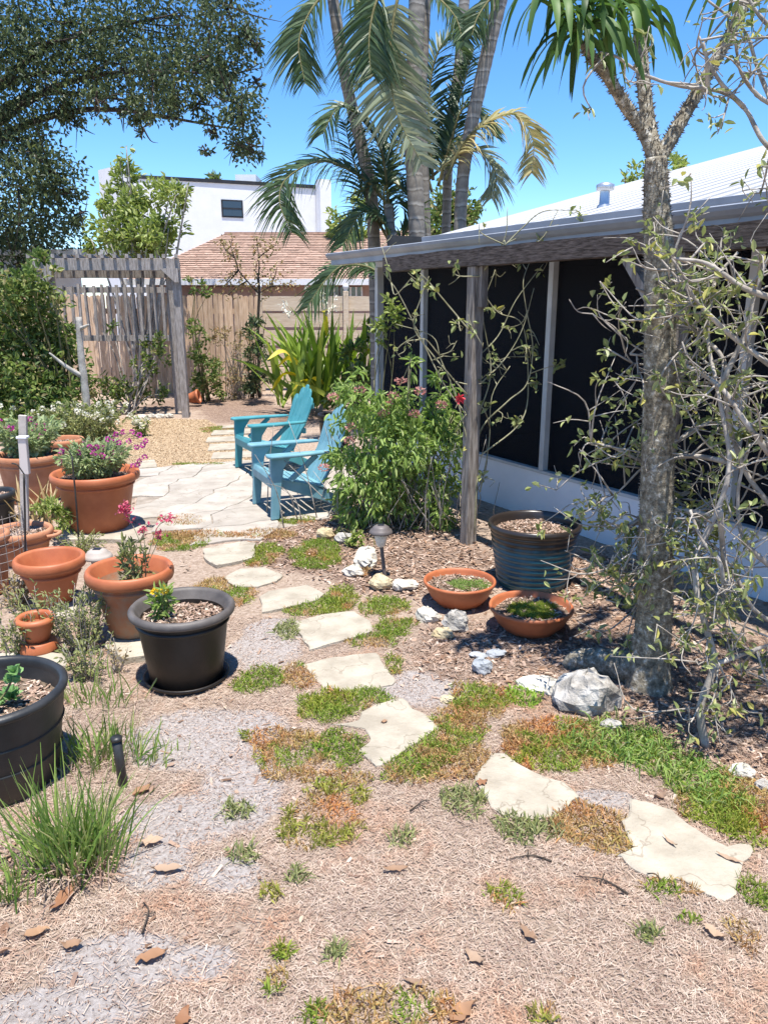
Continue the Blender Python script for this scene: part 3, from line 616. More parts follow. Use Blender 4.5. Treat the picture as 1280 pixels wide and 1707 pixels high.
# second roof wing
g = Geo(); a = atY(540, 402, NY + 5); b = atY(605, 386, NY + 7); V = [(a[0] - 1, NY + 3.5, zR - .25), (4.5, NY + 3.5, zR - .25), (4.5, NY + 7, b[2] + .05), (b[0], NY + 7, b[2] + .05), (a[0] - 1, NY + 10, zR - .25), (4.5, NY + 10, zR - .25)]
g.add(V, [np.array([[0, 1, 2, 3]]), np.array([[0, 3, 4]]), np.array([[3, 2, 5, 4]])]); g.build('roof_wing', MT['shingle'], nh)

# white modern building
WY = 38.0
wb = thing('white_building', 'two storey white modern building with black flat roof edge in the distance', 'building', (-8, WY, 0))
tl = atY(222, 296, WY); tr = atY(548, 312, WY + 3.5); br = atY(522, 300, WY)
def wallstrip(name, mat, a, b, z0, z1, t, parent=wb):
    a = np.array([a[0], a[1], 0]); b = np.array([b[0], b[1], 0]); dd = unit(b - a); nn = np.array([-dd[1], dd[0], 0]); g = Geo()
    obox(g, (a + b) / 2 + nn * t / 2 + np.array([0, 0, (z0 + z1) / 2]), (b - a) / 2, nn * t / 2, (0, 0, (z1 - z0) / 2)); return g.build(name, mat, parent)
zt = tl[2]
wallstrip('wall', MT['stucco'], tl, tr, -.1, zt - .02, 8)
wallstrip('coping', MT['coping'], tl - np.array([.05, .06, 0]), tr - np.array([-.05, .06, 0]), zt - .018, zt + .14, 8.12)
c0 = atY(165, 300, WY + 1); c1 = atY(187, 300, WY - .3); wallstrip('end_tower', MT['stucco'], c0, c1 + np.array([.3, 0, 0]), -.1, atY(180, 277, WY)[2], .5)
c0 = atY(190, 330, WY + 1.2); wallstrip('link_wall', MT['stucco'], c0, tl + np.array([0, 1.2, 0]), -.1, zt - 1.2, 3)
a = atY(385, 303, WY + 2); b = atY(420, 291, WY + 2); wallstrip('roof_parapet', MT['stucco'], (a[0], WY + 3.2), (b[0], WY + 3.2), zt + .145, b[2] + .2, 2.0)
a = atY(524, 320, WY + 2.9); b = atY(552, 302, WY + 3.2); wallstrip('end_fin', MT['stucco'], (a[0] + .3, WY + 2.7), (b[0], WY + 3.0), -.1, zt + .35, .5)
wd_ = unit(np.array([tr[0] - tl[0], tr[1] - tl[1], 0])); wn_ = np.array([-wd_[1], wd_[0], 0])
def wpt(px, py): d = ray(px, py); o = np.array([0, 0, CAMH]); return o + d * ((wn_ @ (np.array([tl[0], tl[1], CAMH]) - o)) / (wn_ @ d))
def win(x0, y0, x1, y1):
    a = wpt(x0, y1); b = wpt(x1, y0); c = (a + b) / 2; hw_ = abs((b - a) @ wd_) / 2; hz = (b[2] - a[2]) / 2
    def part(name, m, p, hx, hzz, dz=0, d0=.02): g = Geo(); obox(g, c - wn_ * d0 + np.array([0, 0, dz]), wd_ * hx, wn_ * .03, (0, 0, hzz)); return g.build(name, m, p)
    w_ = part('window', MT['window'], wb, hw_, hz, 0, .02); part('window_frame', MT['coping'], w_, hw_ + .07, hz + .07, 0, .005); part('mid_rail', MT['coping'], w_, hw_, .04, 0, .03)
win(372, 336, 402, 359); win(244, 368, 266, 388)
# small white shed wall behind the arbor at the far left
sh = atY(0, 560, 17); a = atY(-30, 450, 17); b = atY(120, 420, 17)
shed = thing('white_shed', 'white wall of a small flat roofed shed behind the left hedge', 'shed', (-7, 17, 0))
box('wall', MT['stucco'], (-12, 17, -.1), (atY(45, 450, 17)[0], 20, 2.6), shed); box('roof', MT['metalroof'], (-12.2, 16.8, 2.603), (atY(215, 405, 17)[0], 20.2, 2.72), shed)

# ================================================================== arbor
AY = 11.5; aL = gnd(92, 693)[0]; aR = gnd(305, 697)[0]
AYb = AY + .75
arb = thing('garden_arbor', 'weathered grey wooden arbor with slatted top and picket back panel', 'arbor', ((aL + aR) / 2, AY, 0))
zb0, zb1 = atY(300, 451, AY)[2], atY(300, 431, AY)[2]
def post(x, y, x2=None): g = Geo(); bar(g, (x, y, -.1), (x if x2 is None else x2, y, zb0 + .12), .1, .1, (0, 1, 0)); bevel(g.build('post', MT['arbor'], arb), .006)
xL = atY(88, 500, AY)[0]; xR = atY(297, 500, AY)[0]
post(xL, AY); post(xR, AY); post(xL - .33, AYb); post(xR - .30, AYb)
g = Geo(); bar(g, (atY(58, 440, AY)[0], AY - .075, (zb0 + zb1) / 2), (atY(301, 440, AY)[0], AY - .075, (zb0 + zb1) / 2), .045, zb1 - zb0); bevel(g.build('front_beam', MT['arbor'], arb), .005)
g = Geo(); bar(g, (xL - .5, AYb - .07, (zb0 + zb1) / 2 - .06), (xR - .22, AYb - .07, (zb0 + zb1) / 2 - .06), .045, .2); bevel(g.build('rear_beam', MT['wood'], arb), .005)
for x, sg in ((xL, 1), (xR, -1)):
    g = Geo(); A = np.array([[x - sg * .055, zb0 - .16], [x + sg * .0, zb0 - .16], [x + sg * .2, zb0 + .03], [x - sg * .055, zb0 + .03]]); 
    V = np.concatenate([np.c_[A[:, 0], np.full(4, AY - .098), A[:, 1]], np.c_[A[:, 0], np.full(4, AY - .128), A[:, 1]]]); j = np.arange(4); k = (j + 1) % 4
    g.add(V, [j[None], (j + 4)[::-1][None], np.stack([j, j + 4, k + 4, k], 1)]); g.build('gusset', MT['arbor'], arb)
for i in range(13):
    x = xL - .22 + (xR - xL + .27) * i / 12
    g = Geo(); bar(g, (x, AY - .155, zb1 + .03), (x - .25, AYb + .05, zb1 + .03), .045, .055); g.build('top_slat', MT['arbor'], arb)
zr1, zr0 = atY(200, 483, AYb)[2], atY(200, 563, AYb)[2]
for z in (zr1, zr0):
    g = Geo(); bar(g, (xL - .28, AYb - .06, z), (xR - .34, AYb - .06, z), .035, .085); g.build('rail', MT['arbor'], arb)
for i in range(15):
    x = xL - .22 + (xR - xL - .18) * i / 14
    g = Geo(); bar(g, (x, AYb - .095, zr0 - .04), (x + random.uniform(-.02, .02), AYb - .095, zr1 + .06 + random.uniform(-.03, .03)), .04, .03, (0, 1, 0)); g.build('baluster', MT['arbor'], arb)
for k in range(6):
    pass
# bleached dead branch standing before the arbor
db = thing('dead_tree_trunk', 'bleached bare dead trunk with two stubby branches before the arbor', 'dead tree', gnd(150, 720))
g = Geo(); Yd = gnd(150, 720)[1]
tube(g, smooth_path([atY(148, 722, Yd), atY(141, 640, Yd), atY(135, 590, Yd), atY(131, 528, Yd)]), [.06, .05, .045, .038], 8, .06); g.build('trunk', MT['deadwood'], db, True)
g = Geo(); tube(g, smooth_path([atY(139, 628, Yd), atY(112, 612, Yd - .1), atY(82, 588, Yd - .2)]), [.035, .028, .012], 6); g.build('branch', MT['deadwood'], db, True)
g = Geo(); tube(g, smooth_path([atY(134, 548, Yd), atY(142, 544, Yd - .1), atY(148, 541, Yd - .15)]), [.025, .02, .012], 6); g.build('branch', MT['deadwood'], db, True)
# tipped terracotta pot beside the arbor post
def xform(V, c, rot): return (np.asarray(V) @ np.array(rot).T) + np.asarray(c)

# ================================================================== pots
def pot_profile(R1, R0, H, lip=.02, liph=.05, wall=.014, roll=True):
    """outer wall up, rolled rim, then the inside down"""
    p = [(.001, 0), (R0 * .96, 0), (R0, .008), (R0 + (R1 - lip - R0) * .5, (H - liph) * .5), (R1 - lip, H - liph)]
    if roll:
        p += [(R1 - .004, H - liph + .002), (R1, H - liph * .75), (R1 + .001, H - liph * .4), (R1 - .004, H - .008), (R1 - .012, H), (R1 - .024, H - .003), (R1 - .03, H - .014)]
    else:
        p += [(R1, H - liph + .001), (R1, H - .004), (R1 - .004, H), (R1 - wall, H)]
    p += [(R1 - lip - wall - .004, H - liph - .01), (R0 - wall, .03), (.001, .03)]
    return p
def make_pot(name, label, c, R1, R0, H, mat, rim_mat=None, lip=.02, liph=.05, soil=None, band=True, soilmat='soil', bumps=None, group=None):
    c = np.array([c[0], c[1], c[2] if len(c) > 2 else 0.0]); t = thing(name, label, 'pot', c, group)
    g = Geo(); pr = pot_profile(R1, R0, H, lip, liph)
    i_r = 4
    lathe(g, pr[:i_r + 1], c, 48); lathe(g, pr[-3:], c, 48); g.build('body', mat, t, True)
    g = Geo(); lathe(g, pr[i_r:-2], c, 48); g.build('rim', rim_mat or mat, t, True)
    if band:
        rb = R0 + (R1 - lip - R0) * ((H - liph - .03) / (H - liph)); g = Geo(); lathe(g, [(rb - .004, H - liph - .045), (rb + .008, H - liph - .038), (rb + .009, H - liph - .028), (rb - .003, H - liph - .022)], c, 48); g.build('moulding', mat, t, True)
    if soil is not None: soil_disc(t, c, (R0 - .014) + (R1 - lip - .018 - R0 + .014) * (soil - .03) / (H - liph - .04), soil, soilmat)
    return t
def soil_disc(t, c, r, z, mat='soil', n=900):
    g = Geo(); a = np.linspace(0, 2 * np.pi, 32, endpoint=False); rr = np.linspace(.02, r + .004, 9); V = np.array([[c[0] + q * math.cos(b), c[1] + q * math.sin(b), c[2] + z] for q in rr for b in a]); V[:, 2] += fbm(V[:, 0], V[:, 1], 22, 3) * .03
    j = np.arange(32); F = [np.concatenate([np.stack([i * 32 + j, i * 32 + (j + 1) % 32, (i + 1) * 32 + (j + 1) % 32, (i + 1) * 32 + j], 1) for i in range(8)]), j[None]]
    g.add(V, F); s = g.build('soil', MT[mat], t, True)
    q = np.sqrt(rng.random(n)) * r * .96; b = rng.random(n) * 2 * np.pi; P = np.c_[c[0] + q * np.cos(b), c[1] + q * np.sin(b), np.full(n, c[2] + z)]; P[:, 2] += fbm(P[:, 0], P[:, 1], 22, 3) * .03
    g = Geo(); flakes(g, P, rng.uniform(.012, .035, n), rng.uniform(.004, .01, n), .35); kind(g.build('bark_chips', MT['mulch'] if mat == 'soil' else MT['straw'], s), 'stuff')

pA = gnd(168, 884); make_pot('terracotta_pot', 'large terracotta pot of pink flowers standing at the patio corner', pA, .315, .20, .455, MT['terra'], lip=.042, liph=.06, soil=.40)
pB = gnd(58, 832); make_pot('terracotta_pot', 'large terracotta pot of pink flowers behind the rain gauge', pB, .28, .21, .41, MT['terraclay'], lip=.025, liph=.06, soil=.36)
pB2 = gnd(108, 778); make_pot('terracotta_pot', 'pale clay pot standing behind the two large flower pots', pB2, .22, .15, .30, MT['terraclay'], soil=.25)
pC = gnd(42, 935); tC = make_pot('terracotta_pot', 'wide terracotta bowl pot with lug handles and dry soil, at left', pC, .195, .135, .225, MT['terraclay'], soil=.19, soilmat='soil')
for sg in (-1, 1):
    g = Geo(); q = pC + np.array([sg * .19, 0, .185]); tube(g, smooth_path([q + np.array([0, -.06, 0]), q + np.array([sg * .045, -.04, .004]), q + np.array([sg * .055, 0, .006]), q + np.array([sg * .045, .04, .004]), q + np.array([0, .06, 0])]), .012, 8); g.build('handle', MT['terraclay'], tC, True)
pC2 = gnd(-22, 985); make_pot('terracotta_pot', 'tall terracotta pot inside the wire cage at the left edge', pC2, .165, .12, .36, MT['terraclay'], soil=.3)
pD = gnd(92, 1011); make_pot('terracotta_pot', 'empty orange terracotta pot left of the faded solar light', (pD[0], pD[1], .03),   .19, .10, .27, MT['terra'], lip=.032, liph=.06)
pE = gnd(226, 1060); tE = make_pot('terracotta_pot', 'stained terracotta pot holding a pink flowered sprig, behind the dark brown pot', (pE[0], pE[1], .03), .215, .12, .345, MT['terraold'], MT['terra'], lip=.036, liph=.06, soil=.20, soilmat='terrasoil' if 'terrasoil' in MT else 'soil')
pF = gnd(312, 1128); tF = make_pot('plastic_pot', 'dark brown round plastic pot with greyed rim and yellow flowered seedling', pF, .232, .16, .355, MT['blackpot'], MT['rim'], lip=.03, liph=.038, soil=.29)
g = Geo(); lathe(g, [(.001, .0), (.172, 0), (.185, .008), (.19, .022), (.182, .024), (.172, .012), (.1, .008)], pF, 48); g.build('saucer', MT['blackpot'], tF, True)
pG = gnd(66, 1090); tG = make_pot('terracotta_pot', 'small empty terracotta pot on a saucer in front of the empty orange pot', (pG[0], pG[1], .075), .093, .055, .125, MT['terra'], lip=.01, liph=.035, band=False)
sau = thing('terracotta_saucer', 'upturned terracotta saucer under the small empty pot', 'saucer', (pG[0], pG[1], .03)); g = Geo(); lathe(g, [(.001, .03), (.092, .03), (.094, .036), (.082, .070), (.078, .074), (.001, .074)], (pG[0], pG[1], 0), 36); g.build('dish', MT['terra'], sau, True)
pH = gnd(0, 1296); tH = make_pot('plastic_pot', 'large charcoal plastic pot with a succulent, cut by the left edge', pH, .262, .20, .36, MT['blackpot2'], MT['blackpot2'], lip=.012, liph=.03, soil=.275, band=False)
for z in (.12, .22): 
    g = Geo(); r = .20 + .05 * z / .33; lathe(g, [(r - .004, z - .006), (r + .006, z), (r - .003, z + .006)], pH, 48); g.build('ring', MT['blackpot2'], tH, True)
pI = gnd(-6, 868); make_pot('plastic_pot', 'small black plastic pot at the left edge below the pink flowers', pI, .17, .13, .24, MT['blackpot2'], soil=.2)
pK1 = gnd(765, 1006); pK2 = gnd(883, 1050)
def bowl(label, c, R1, H):
    t = thing('terracotta_bowl', label, 'pot', c, 'low planted bowls'); g = Geo()
    pr = [(.001, 0), (R1 * .50, 0), (R1 * .62, .012), (R1 * .80, H * .38), (R1 * .93, H * .75), (R1 * .955, H - .022)]
    lathe(g, pr, c, 52); lathe(g, [(R1 * .90, H - .02), (R1 * .80, H * .45), (R1 * .5, .02), (.001, .02)], c, 52); g.build('body', MT['terra'], t, True)
    g = Geo(); lathe(g, [(R1 * .95, H - .023), (R1 * .985, H - .02), (R1, H - .010), (R1 * .985, H - .001), (R1 * .95, H), (R1 * .92, H - .006), (R1 * .90, H - .02)], c, 52); g.build('rim', MT['terra'], t, True)
    soil_disc(t, np.array([c[0], c[1], 0]), R1 * .90, H - .035, n=500); return t
bowl('low terracotta bowl with a tuft of green, beside the blue pot, farther of two', pK1, .205, .145); bowl('low terracotta bowl of mossy groundcover in front of the blue pot, nearer of two', pK2, .218, .14)
pJ = gnd(886, 972); tJ = thing('blue_pot', 'large ribbed pot in glossy dark teal and brown, filled with bark', 'pot', pJ)
g = Geo(); pr = [(.001, 0), (.195, 0), (.205, .01)]
for z in np.linspace(.02, .345, 66): pr.append((.205 + (.262 - .205) * z / .36 + .0035 * math.sin(z / .36 * 2 * math.pi * 11), z))
pr += [(.262, .35), (.272, .356), (.276, .372), (.272, .388), (.262, .392), (.25, .386), (.245, .36), (.20, .03), (.001, .03)]; lathe(g, pr, pJ, 64, wob=.012); g.build('body', MT['bluepot'], tJ, True)
soil_disc(tJ, pJ, .238, .335, n=1400)
pM = np.array([-.52, 8.15, 0]); make_pot('plastic_pot', 'black plastic pot standing behind the back of the teal chair', pM, .19, .14, .52, MT['blackpot'], soil=.45)
# tipped terracotta pot by the arbor
c = gnd(322, 676); tt = thing('terracotta_pot', 'small terracotta pot lying on its side beside the arbor post', 'pot', c); g = Geo(); lathe(g, pot_profile(.12, .07, .2, .012, .04), (0, 0, 0), 28)
rot = Matrix.Rotation(R(78), 3, 'Y') ; V = np.concatenate(g.v) @ np.array(rot).T; g.v = [V + c + np.array([-.08, 0, .115])]; g.build('body', MT['terra'], tt, True)

# ================================================================== adirondack chairs
def chair(label, foot_far, foot_near, mat, wid=.54):
    a = np.asarray(foot_far); b = np.asarray(foot_near); mid = (a + b) / 2; lat = unit(b - a); fw = np.cross(lat, [0, 0, 1.]); 
    if fw[0] > 0: fw = -fw
    def T(p): p = np.atleast_2d(p); return mid + np.outer(p[:, 0], fw) + np.outer(p[:, 1], lat) + np.outer(p[:, 2], [0, 0, 1.]) + np.array([0, 0, .017])
    t = thing('adirondack_chair', label, 'chair', mid, 'adirondack chairs on the patio')
    def prism(name, outline, axis_, c0, c1, bv=.006, parent=t):    # outline in the plane across axis_
        n = len(outline); A = np.zeros((n, 3)); B = np.zeros((n, 3)); o = [i for i in range(3) if i != axis_]
        A[:, o] = outline; B[:, o] = outline; A[:, axis_] = c0; B[:, axis_] = c1; j = np.arange(n); k = (j + 1) % n
        g = Geo().add(T(np.concatenate([A, B])), [j[None], (j + n)[::-1][None], np.stack([j, j + n, k + n, k], 1)]); ob = g.build(name, mat, parent); 
        bm_fix(ob); bevel(ob, bv, 2); return ob
    hw = wid / 2
    for sg in (-1, 1):
        y0, y1 = sg * (hw - .02), sg * (hw + .018)
        prism('front_leg', [(.045, 0), (-.02, 0), (-.045, .25), (-.07, .40), (-.13, .485), (.03, .485), (.035, .40), (.03, .25)], 1, min(y0, y1), max(y0, y1))
        prism('rear_leg', [(-.02, .32), (-.02, .25), (-.40, .10), (-.60, 0), (-.68, 0), (-.55, .12), (-.30, .25)], 1, min(sg * (hw - .06), sg * (hw - .028)), max(sg * (hw - .06), sg * (hw - .028)))
        prism('arm', [(.055, sg * (hw - .055)), (.065, sg * (hw + .02)), (.04, sg * (hw + .065)), (-.2, sg * (hw + .065)), (-.50, sg * (hw + .02)), (-.55, sg * (hw - .03)), (-.45, sg * (hw - .04))], 2, .487, .512, .01)
        g = Geo(); bar(g, T((-.12, sg * (hw + .005), .30))[0], T((-.34, sg * (hw + .01), .486))[0], .03, .04); bevel(g.build('arm_brace', mat, t), .005)
    ns = 7
    for i in range(ns):                                  # seat slats run across
        f0 = i / ns; x0 = .02 - .44 * f0; x1 = x0 - .44 / ns + .012; z0 = .345 - .12 * f0 ** .8; z1 = .345 - .12 * ((i + .85) / ns) ** .8
        prism('seat_slat', [(x0, z0), (x1, z1), (x1, z1 - .018), (x0, z0 - .018)], 1, -hw + .022, hw - .022, .004)
    prism('front_apron', [(.022, .342), (.034, .31), (.03, .245), (.012, .235), (.008, .33)], 1, -hw + .021, hw - .021, .005)
    nb = 5; bt = np.array([.74, .815, .84, .815, .74])
    for i in range(nb):                                  # fanned back slats with a rounded top
        yb = (i - 2) * .082; yt = (i - 2) * .102; wb_, wt_ = .037, .047
        p0 = np.array([-.40, yb, .215]); top = bt[i]; dz = top - .215; p1 = np.array([-.40 - dz * .42, yt, top]); q = lambda f, yy: p0 + (p1 - p0) * f + np.array([-.02 * math.sin(f * 3), 0, 0]) + np.array([0, yy, 0])
        tl_, tr_ = (-.045 if i < 2 else 0), (-.045 if i > 2 else 0)
        pts = [q(0, -wb_), q(.5, -(wb_ + wt_) / 2), q(.9 + (tl_ * .9), -wt_), q(.985 + tl_, -wt_ * .6), q(1 + (tl_ + tr_) / 2, 0), q(.985 + tr_, wt_ * .6), q(.9 + tr_ * .9, wt_), q(.5, (wb_ + wt_) / 2), q(0, wb_)]
        pts = np.array(pts); nrm = unit(np.array([dz, 0, dz * .42])); n = len(pts); j = np.arange(n); k = (j + 1) % n
        g = Geo().add(T(np.concatenate([pts, pts - nrm * .018])), [j[None], (j + n)[::-1][None], np.stack([j, j + n, k + n, k], 1)]); ob = g.build('back_slat', mat, t); bm_fix(ob); bevel(ob, .004)
    for f, hwid in ((.32, .24), (.72, .22)):
        c = T((-.40 - f * .6 * .42 - .045, 0, .215 + f * .6))[0]; g = Geo(); bar(g, c - lat * hwid, c + lat * hwid, .03, .05); g.build('back_brace', mat, t)
    return t
def bm_fix(o):
    import bmesh
    b = bmesh.new(); b.from_mesh(o.data); bmesh.ops.recalc_face_normals(b, faces=b.faces); b.to_mesh(o.data); b.free()
chair('light blue resin adirondack chair nearer the camera, half behind the leafy shrub', gnd(431, 843), gnd(460, 868), MT['chair_a'])
chair('teal resin adirondack chair farther from the camera on the patio', gnd(401, 782), gnd(426, 797), MT['chair_b'])

# ================================================================== lights, stakes, gauge
def solar(label, base, capz, r, mat, lens_h=.05, lean=(0, 0), group='solar path lights'):
    t = thing('solar_light', label, 'garden light', base, group); top = np.asarray(base) + np.array([lean[0], lean[1], capz])
    g = Geo(); tube(g, smooth_path([np.asarray(base) - np.array([0, 0, .05]), top - np.array([0, 0, .075])]), .012, 10); g.build('stake', MT['bronze'] if mat == 'bronze' else MT['rod'], t, True)
    g = Geo(); lathe(g, [(.02, -.10), (.03, -.085), (.042, -.03), (.042, -.012)], top, 24); g.build('lens', MT['lens'], t, True)
    g = Geo(); lathe(g, [(r * .6, -.012), (r * .98, -.014), (r, -.006), (r * .9, .008), (r * .72, .018), (r * .70, .024), (r * .5, .034), (r * .34, .038), (.001, .038)], top, 32); cp = g.build('cap', MT[mat], t, True)
    g = Geo(); obox(g, top + np.array([0, 0, .0395]), (r * .26, 0, 0), (0, r * .26, 0), (0, 0, .0012)); g.build('solar_panel', MT['panel'], cp)
solar('bronze solar path light on a stake beside the white stones', gnd(643, 962), .30, .073, 'bronze', lean=(-.03, 0))
solar('faded taupe solar path light between two terracotta pots', gnd(168, 1002), .275, .08, 'taupe', lean=(.01, 0))
b = gnd(206, 1312); st = thing('black_stake', 'short black plastic tube stake standing in the sand near the chives', 'stake', b); g = Geo(); tube(g, [b - np.array([0, 0, .05]), b + np.array([-.004, 0, .1]), b + np.array([-.008, 0, .193])], .0165, 16); tube(g, [b + np.array([-.008, 0, .185]), b + np.array([-.0082, 0, .197])], .019, 16); g.build('tube', MT['blackpot2'], st, True)
# rain gauge on its post
Yg = 4.9; bq = atY(42, 930, Yg); gb = np.array([bq[0], Yg, 0]); rg = thing('rain_gauge', 'rain gauge with frosted square tube on a grey wooden post at left', 'rain gauge', gb)
a = atY(38, 692, Yg); g = Geo(); bar(g, (gb[0], Yg, -.05), (a[0], Yg, a[2]), .05, .025, (0, 1, 0)); bevel(g.build('post', MT['post'], rg), .003)
a = atY(38, 731, Yg - .06); b = atY(43, 790, Yg - .06); g = Geo(); bar(g, b, a, .052, .035, (0, 1, 0)); bevel(g.build('tube', MT['clear'], rg), .004)
g = Geo(); bar(g, a + np.array([0, 0, .001]), a + np.array([0, 0, .016]), .066, .05, (0, 1, 0)); bevel(g.build('collar', MT['whitewall'], rg), .003)
# thin dark plant stakes
for lab, p0, p1, mid in (('tall thin dark metal rod in front of the large terracotta pot', (131, 912), (120, 760), (128, 850)), ('thin dark wire stake leaning between the left terracotta pots', (38, 1000), (40, 790), (42, 900))):
    b = gnd(*p0); t = thing('garden_rod', lab, 'stake', b, 'thin garden rods'); g = Geo(); tube(g, smooth_path([b - np.array([0, 0, .05]), atY(*mid, b[1]), atY(*p1, b[1])]), .006, 7); q = atY(*p1, b[1]); tube(g, smooth_path([q, q + np.array([-.03, 0, .05]), q + np.array([-.06, 0, .06])]), .004, 6); g.build('rod', MT['rod'], t, True)
# wire cage round the pot at the left edge
cg = np.array([pC2[0] + .02, pC2[1] - .02, 0]); t = thing('wire_cage', 'curved panel of wire mesh round the pot at the left edge', 'wire cage', cg); g = Geo(); Rw = .235
for z in np.arange(.03, .50, .05):
    an = np.linspace(-2.2, .9, 26); tube(g, np.c_[cg[0] + Rw * np.cos(an), cg[1] + Rw * np.sin(an), np.full(26, z)], .0018, 4)
g.build('ring_wires', MT['wire'], t); g = Geo()
for an in np.linspace(-2.2, .9, 16): tube(g, [[cg[0] + Rw * math.cos(an), cg[1] + Rw * math.sin(an), -.02], [cg[0] + Rw * math.cos(an), cg[1] + Rw * math.sin(an), .5]], .0018, 4)
g.build('upright_wires', MT['wire'], t)

# ================================================================== rocks
def rock(label, px, py, r, mat, sq=(1, .8, .6), group=None, sd=0, Yc=None):
    c = gnd(px, py); rr = r * (c[1] * CP + CAMH * SP) / FPX; g = Geo(); k, n = 18, 11; V = []
    rg2 = np.random.default_rng(sd + int(px)); pl = unit(rg2.normal(size=(14, 3))); pd = rg2.uniform(.68, .98, 14)
    for i in range(n):
        th = math.pi * i / (n - 1)
        for j in range(k):
            d = np.array([math.sin(th) * math.cos(2 * math.pi * j / k), math.sin(th) * math.sin(2 * math.pi * j / k), math.cos(th)])
            s = min([1.0] + [q / max(1e-3, d @ p) for p, q in zip(pl, pd) if d @ p > .2]); s *= 1 + .07 * rg2.normal()
            V.append(d * s)
    V = np.array(V) * np.array(sq) * rr + c + np.array([0, 0, sq[2] * rr * .55]); j = np.arange(k)
    F = np.concatenate([np.stack([i * k + j, (i + 1) * k + j, (i + 1) * k + (j + 1) % k, i * k + (j + 1) % k], 1) for i in range(n - 1)])
    return tag(g.add(V, F).build('rock', MT[mat], None), label, 'rock', group)
rock('large grey boulder with mottled shade beside the spiny tree trunk', 975, 1175, 60, 'greyrock', (1, .8, .72))
rock('long white limestone lump behind the bronze solar light', 612, 940, 30, 'rock', (.75, 1.25, .6), 'stones by the solar light')
rock('round ochre stone at the foot of the bronze solar light', 634, 979, 19, 'yellowrock', (1, .9, .8), 'stones by the solar light')
rock('flat cream stone right of the bronze solar light', 674, 981, 23, 'rock', (1, .8, .45), 'stones by the solar light')
rock('small white stone left of the bronze solar light', 590, 958, 18, 'rock', (1.1, .8, .6), 'stones by the solar light')
rock('ochre stone under the edge of the leafy shrub', 541, 897, 17, 'yellowrock', (1.1, .8, .7)); rock('grey green stone under the front of the leafy shrub', 575, 905, 17, 'greyrock', (1, .8, .7))
rock('grey faceted rock below the farther terracotta bowl', 760, 1047, 25, 'greyrock', (1, .8, .8), 'rocks before the bowls')
rock('flat ochre rock left of the palm shaped shadow', 738, 1062, 20, 'yellowrock', (1, .8, .5), 'rocks before the bowls'); rock('half shaded pale rock touching the farther terracotta bowl', 713, 1034, 22, 'rock', (1, .9, .7), 'rocks before the bowls')
rock('upright blue grey rock in front of the nearer terracotta bowl', 803, 1122, 19, 'bluerock', (.9, .7, 1.0), 'rocks before the bowls'); rock('small blue grey rock behind the upright blue grey one', 825, 1093, 17, 'bluerock', (1.1, .8, .4), 'rocks before the bowls'); rock('small flat blue grey rock left of the upright one', 797, 1095, 14, 'bluerock', (1.1, .8, .4), 'rocks before the bowls')
rock('flat cream rock left of the large grey boulder', 900, 1148, 38, 'rock', (1.1, .8, .3)); rock('small pale stone just left of the large boulder', 925, 1160, 17, 'rock', (1, .8, .7))
rock('small grey stone tucked against the right of the boulder', 1018, 1215, 18, 'greyrock', (1, .8, .6)); rock('pale stone among the grass at the right edge', 1236, 1292, 22, 'rock', (1, .8, .6)); rock('grey stone at the right edge of the bed', 1272, 1315, 16, 'greyrock')
rock('ochre pebble at the corner of the middle flagstone', 745, 1170, 12, 'yellowrock')
for k, x in enumerate(range(222, 292, 15)): rock('pale edging stone at the foot of the arbor, %s from the left in the row' % ['first', 'second', 'third', 'fourth', 'fifth'][k], x, 699 - k * .8, 8.5, 'rock', (1.0, .7, .6), 'edging stones under the arbor', k)

# ================================================================== trees
# ---- live oak at the left: crown of small dark leaves hanging into the picture
def pix_blobs(lst, Y, dy=.7):
    out = []
    for q in lst:
        px, py, r = q[:3]; Yq = q[3] if len(q) > 3 else Y + random.uniform(-dy, dy); c = atY(px, py, Yq); rr = r * Yq * 1.03 / FPX
        out.append((c, (rr, rr * 1.2, rr), (r / 60.) ** 2))
    return out
oakb = [(40, 40, 80), (130, 40, 80), (215, 40, 75), (300, 25, 75), (375, 15, 60), (50, 130, 75), (130, 120, 55), (205, 105, 55), (255, 130, 48), (305, 115, 52), (345, 95, 50), (375, 120, 42), (388, 165, 38), (402, 205, 34), (398, 240, 30), (420, 250, 18),
        (235, 175, 30), (250, 205, 18), (238, 222, 9), (205, 190, 18), (295, 180, 28), (270, 165, 30), (330, 175, 25), (352, 215, 16), (345, 250, 10), (20, 225, 55), (30, 310, 62), (85, 290, 42), (110, 315, 30), (70, 360, 55), (20, 400, 60), (110, 385, 35), (428, 130, 10), (430, 75, 12), (415, 55, 25), (120, 200, 22), (105, 175, 25), (-60, 60, 90), (-70, 220, 90), (-60, 380, 90), (160, 165, 24), (60, 250, 30), (130, 355, 18), (30, 440, 50)]
tro = np.array([-10.5, 18.0, 0]); oak = thing('oak_tree', 'large dark leaved oak hanging over the top left of the garden', 'tree', tro)
B = pix_blobs(oakb, 17.0, 1.3)
P, O = blob_points(B, 1150, .34, .035)
D = unit(O * .5 + rng.normal(size=P.shape) * .8 + np.array([0, 0, -.55])); g = Geo(); leaves(g, P, D, rng.uniform(.07, .13, len(P)), rng.uniform(.035, .06, len(P)))
kind(g.build('crown', MT['oakleaf'], oak), 'stuff')
g = Geo(); tube(g, smooth_path([tro, tro + [.2, -.2, 2], tro + [.5, -.4, 4.2], tro + [.9, -.6, 6.0]]), [.5, .42, .36, .3], 12, .06); g.build('trunk', MT['bark'], oak, True)
g = Geo(); top = tro + np.array([.5, -.4, 4.0])
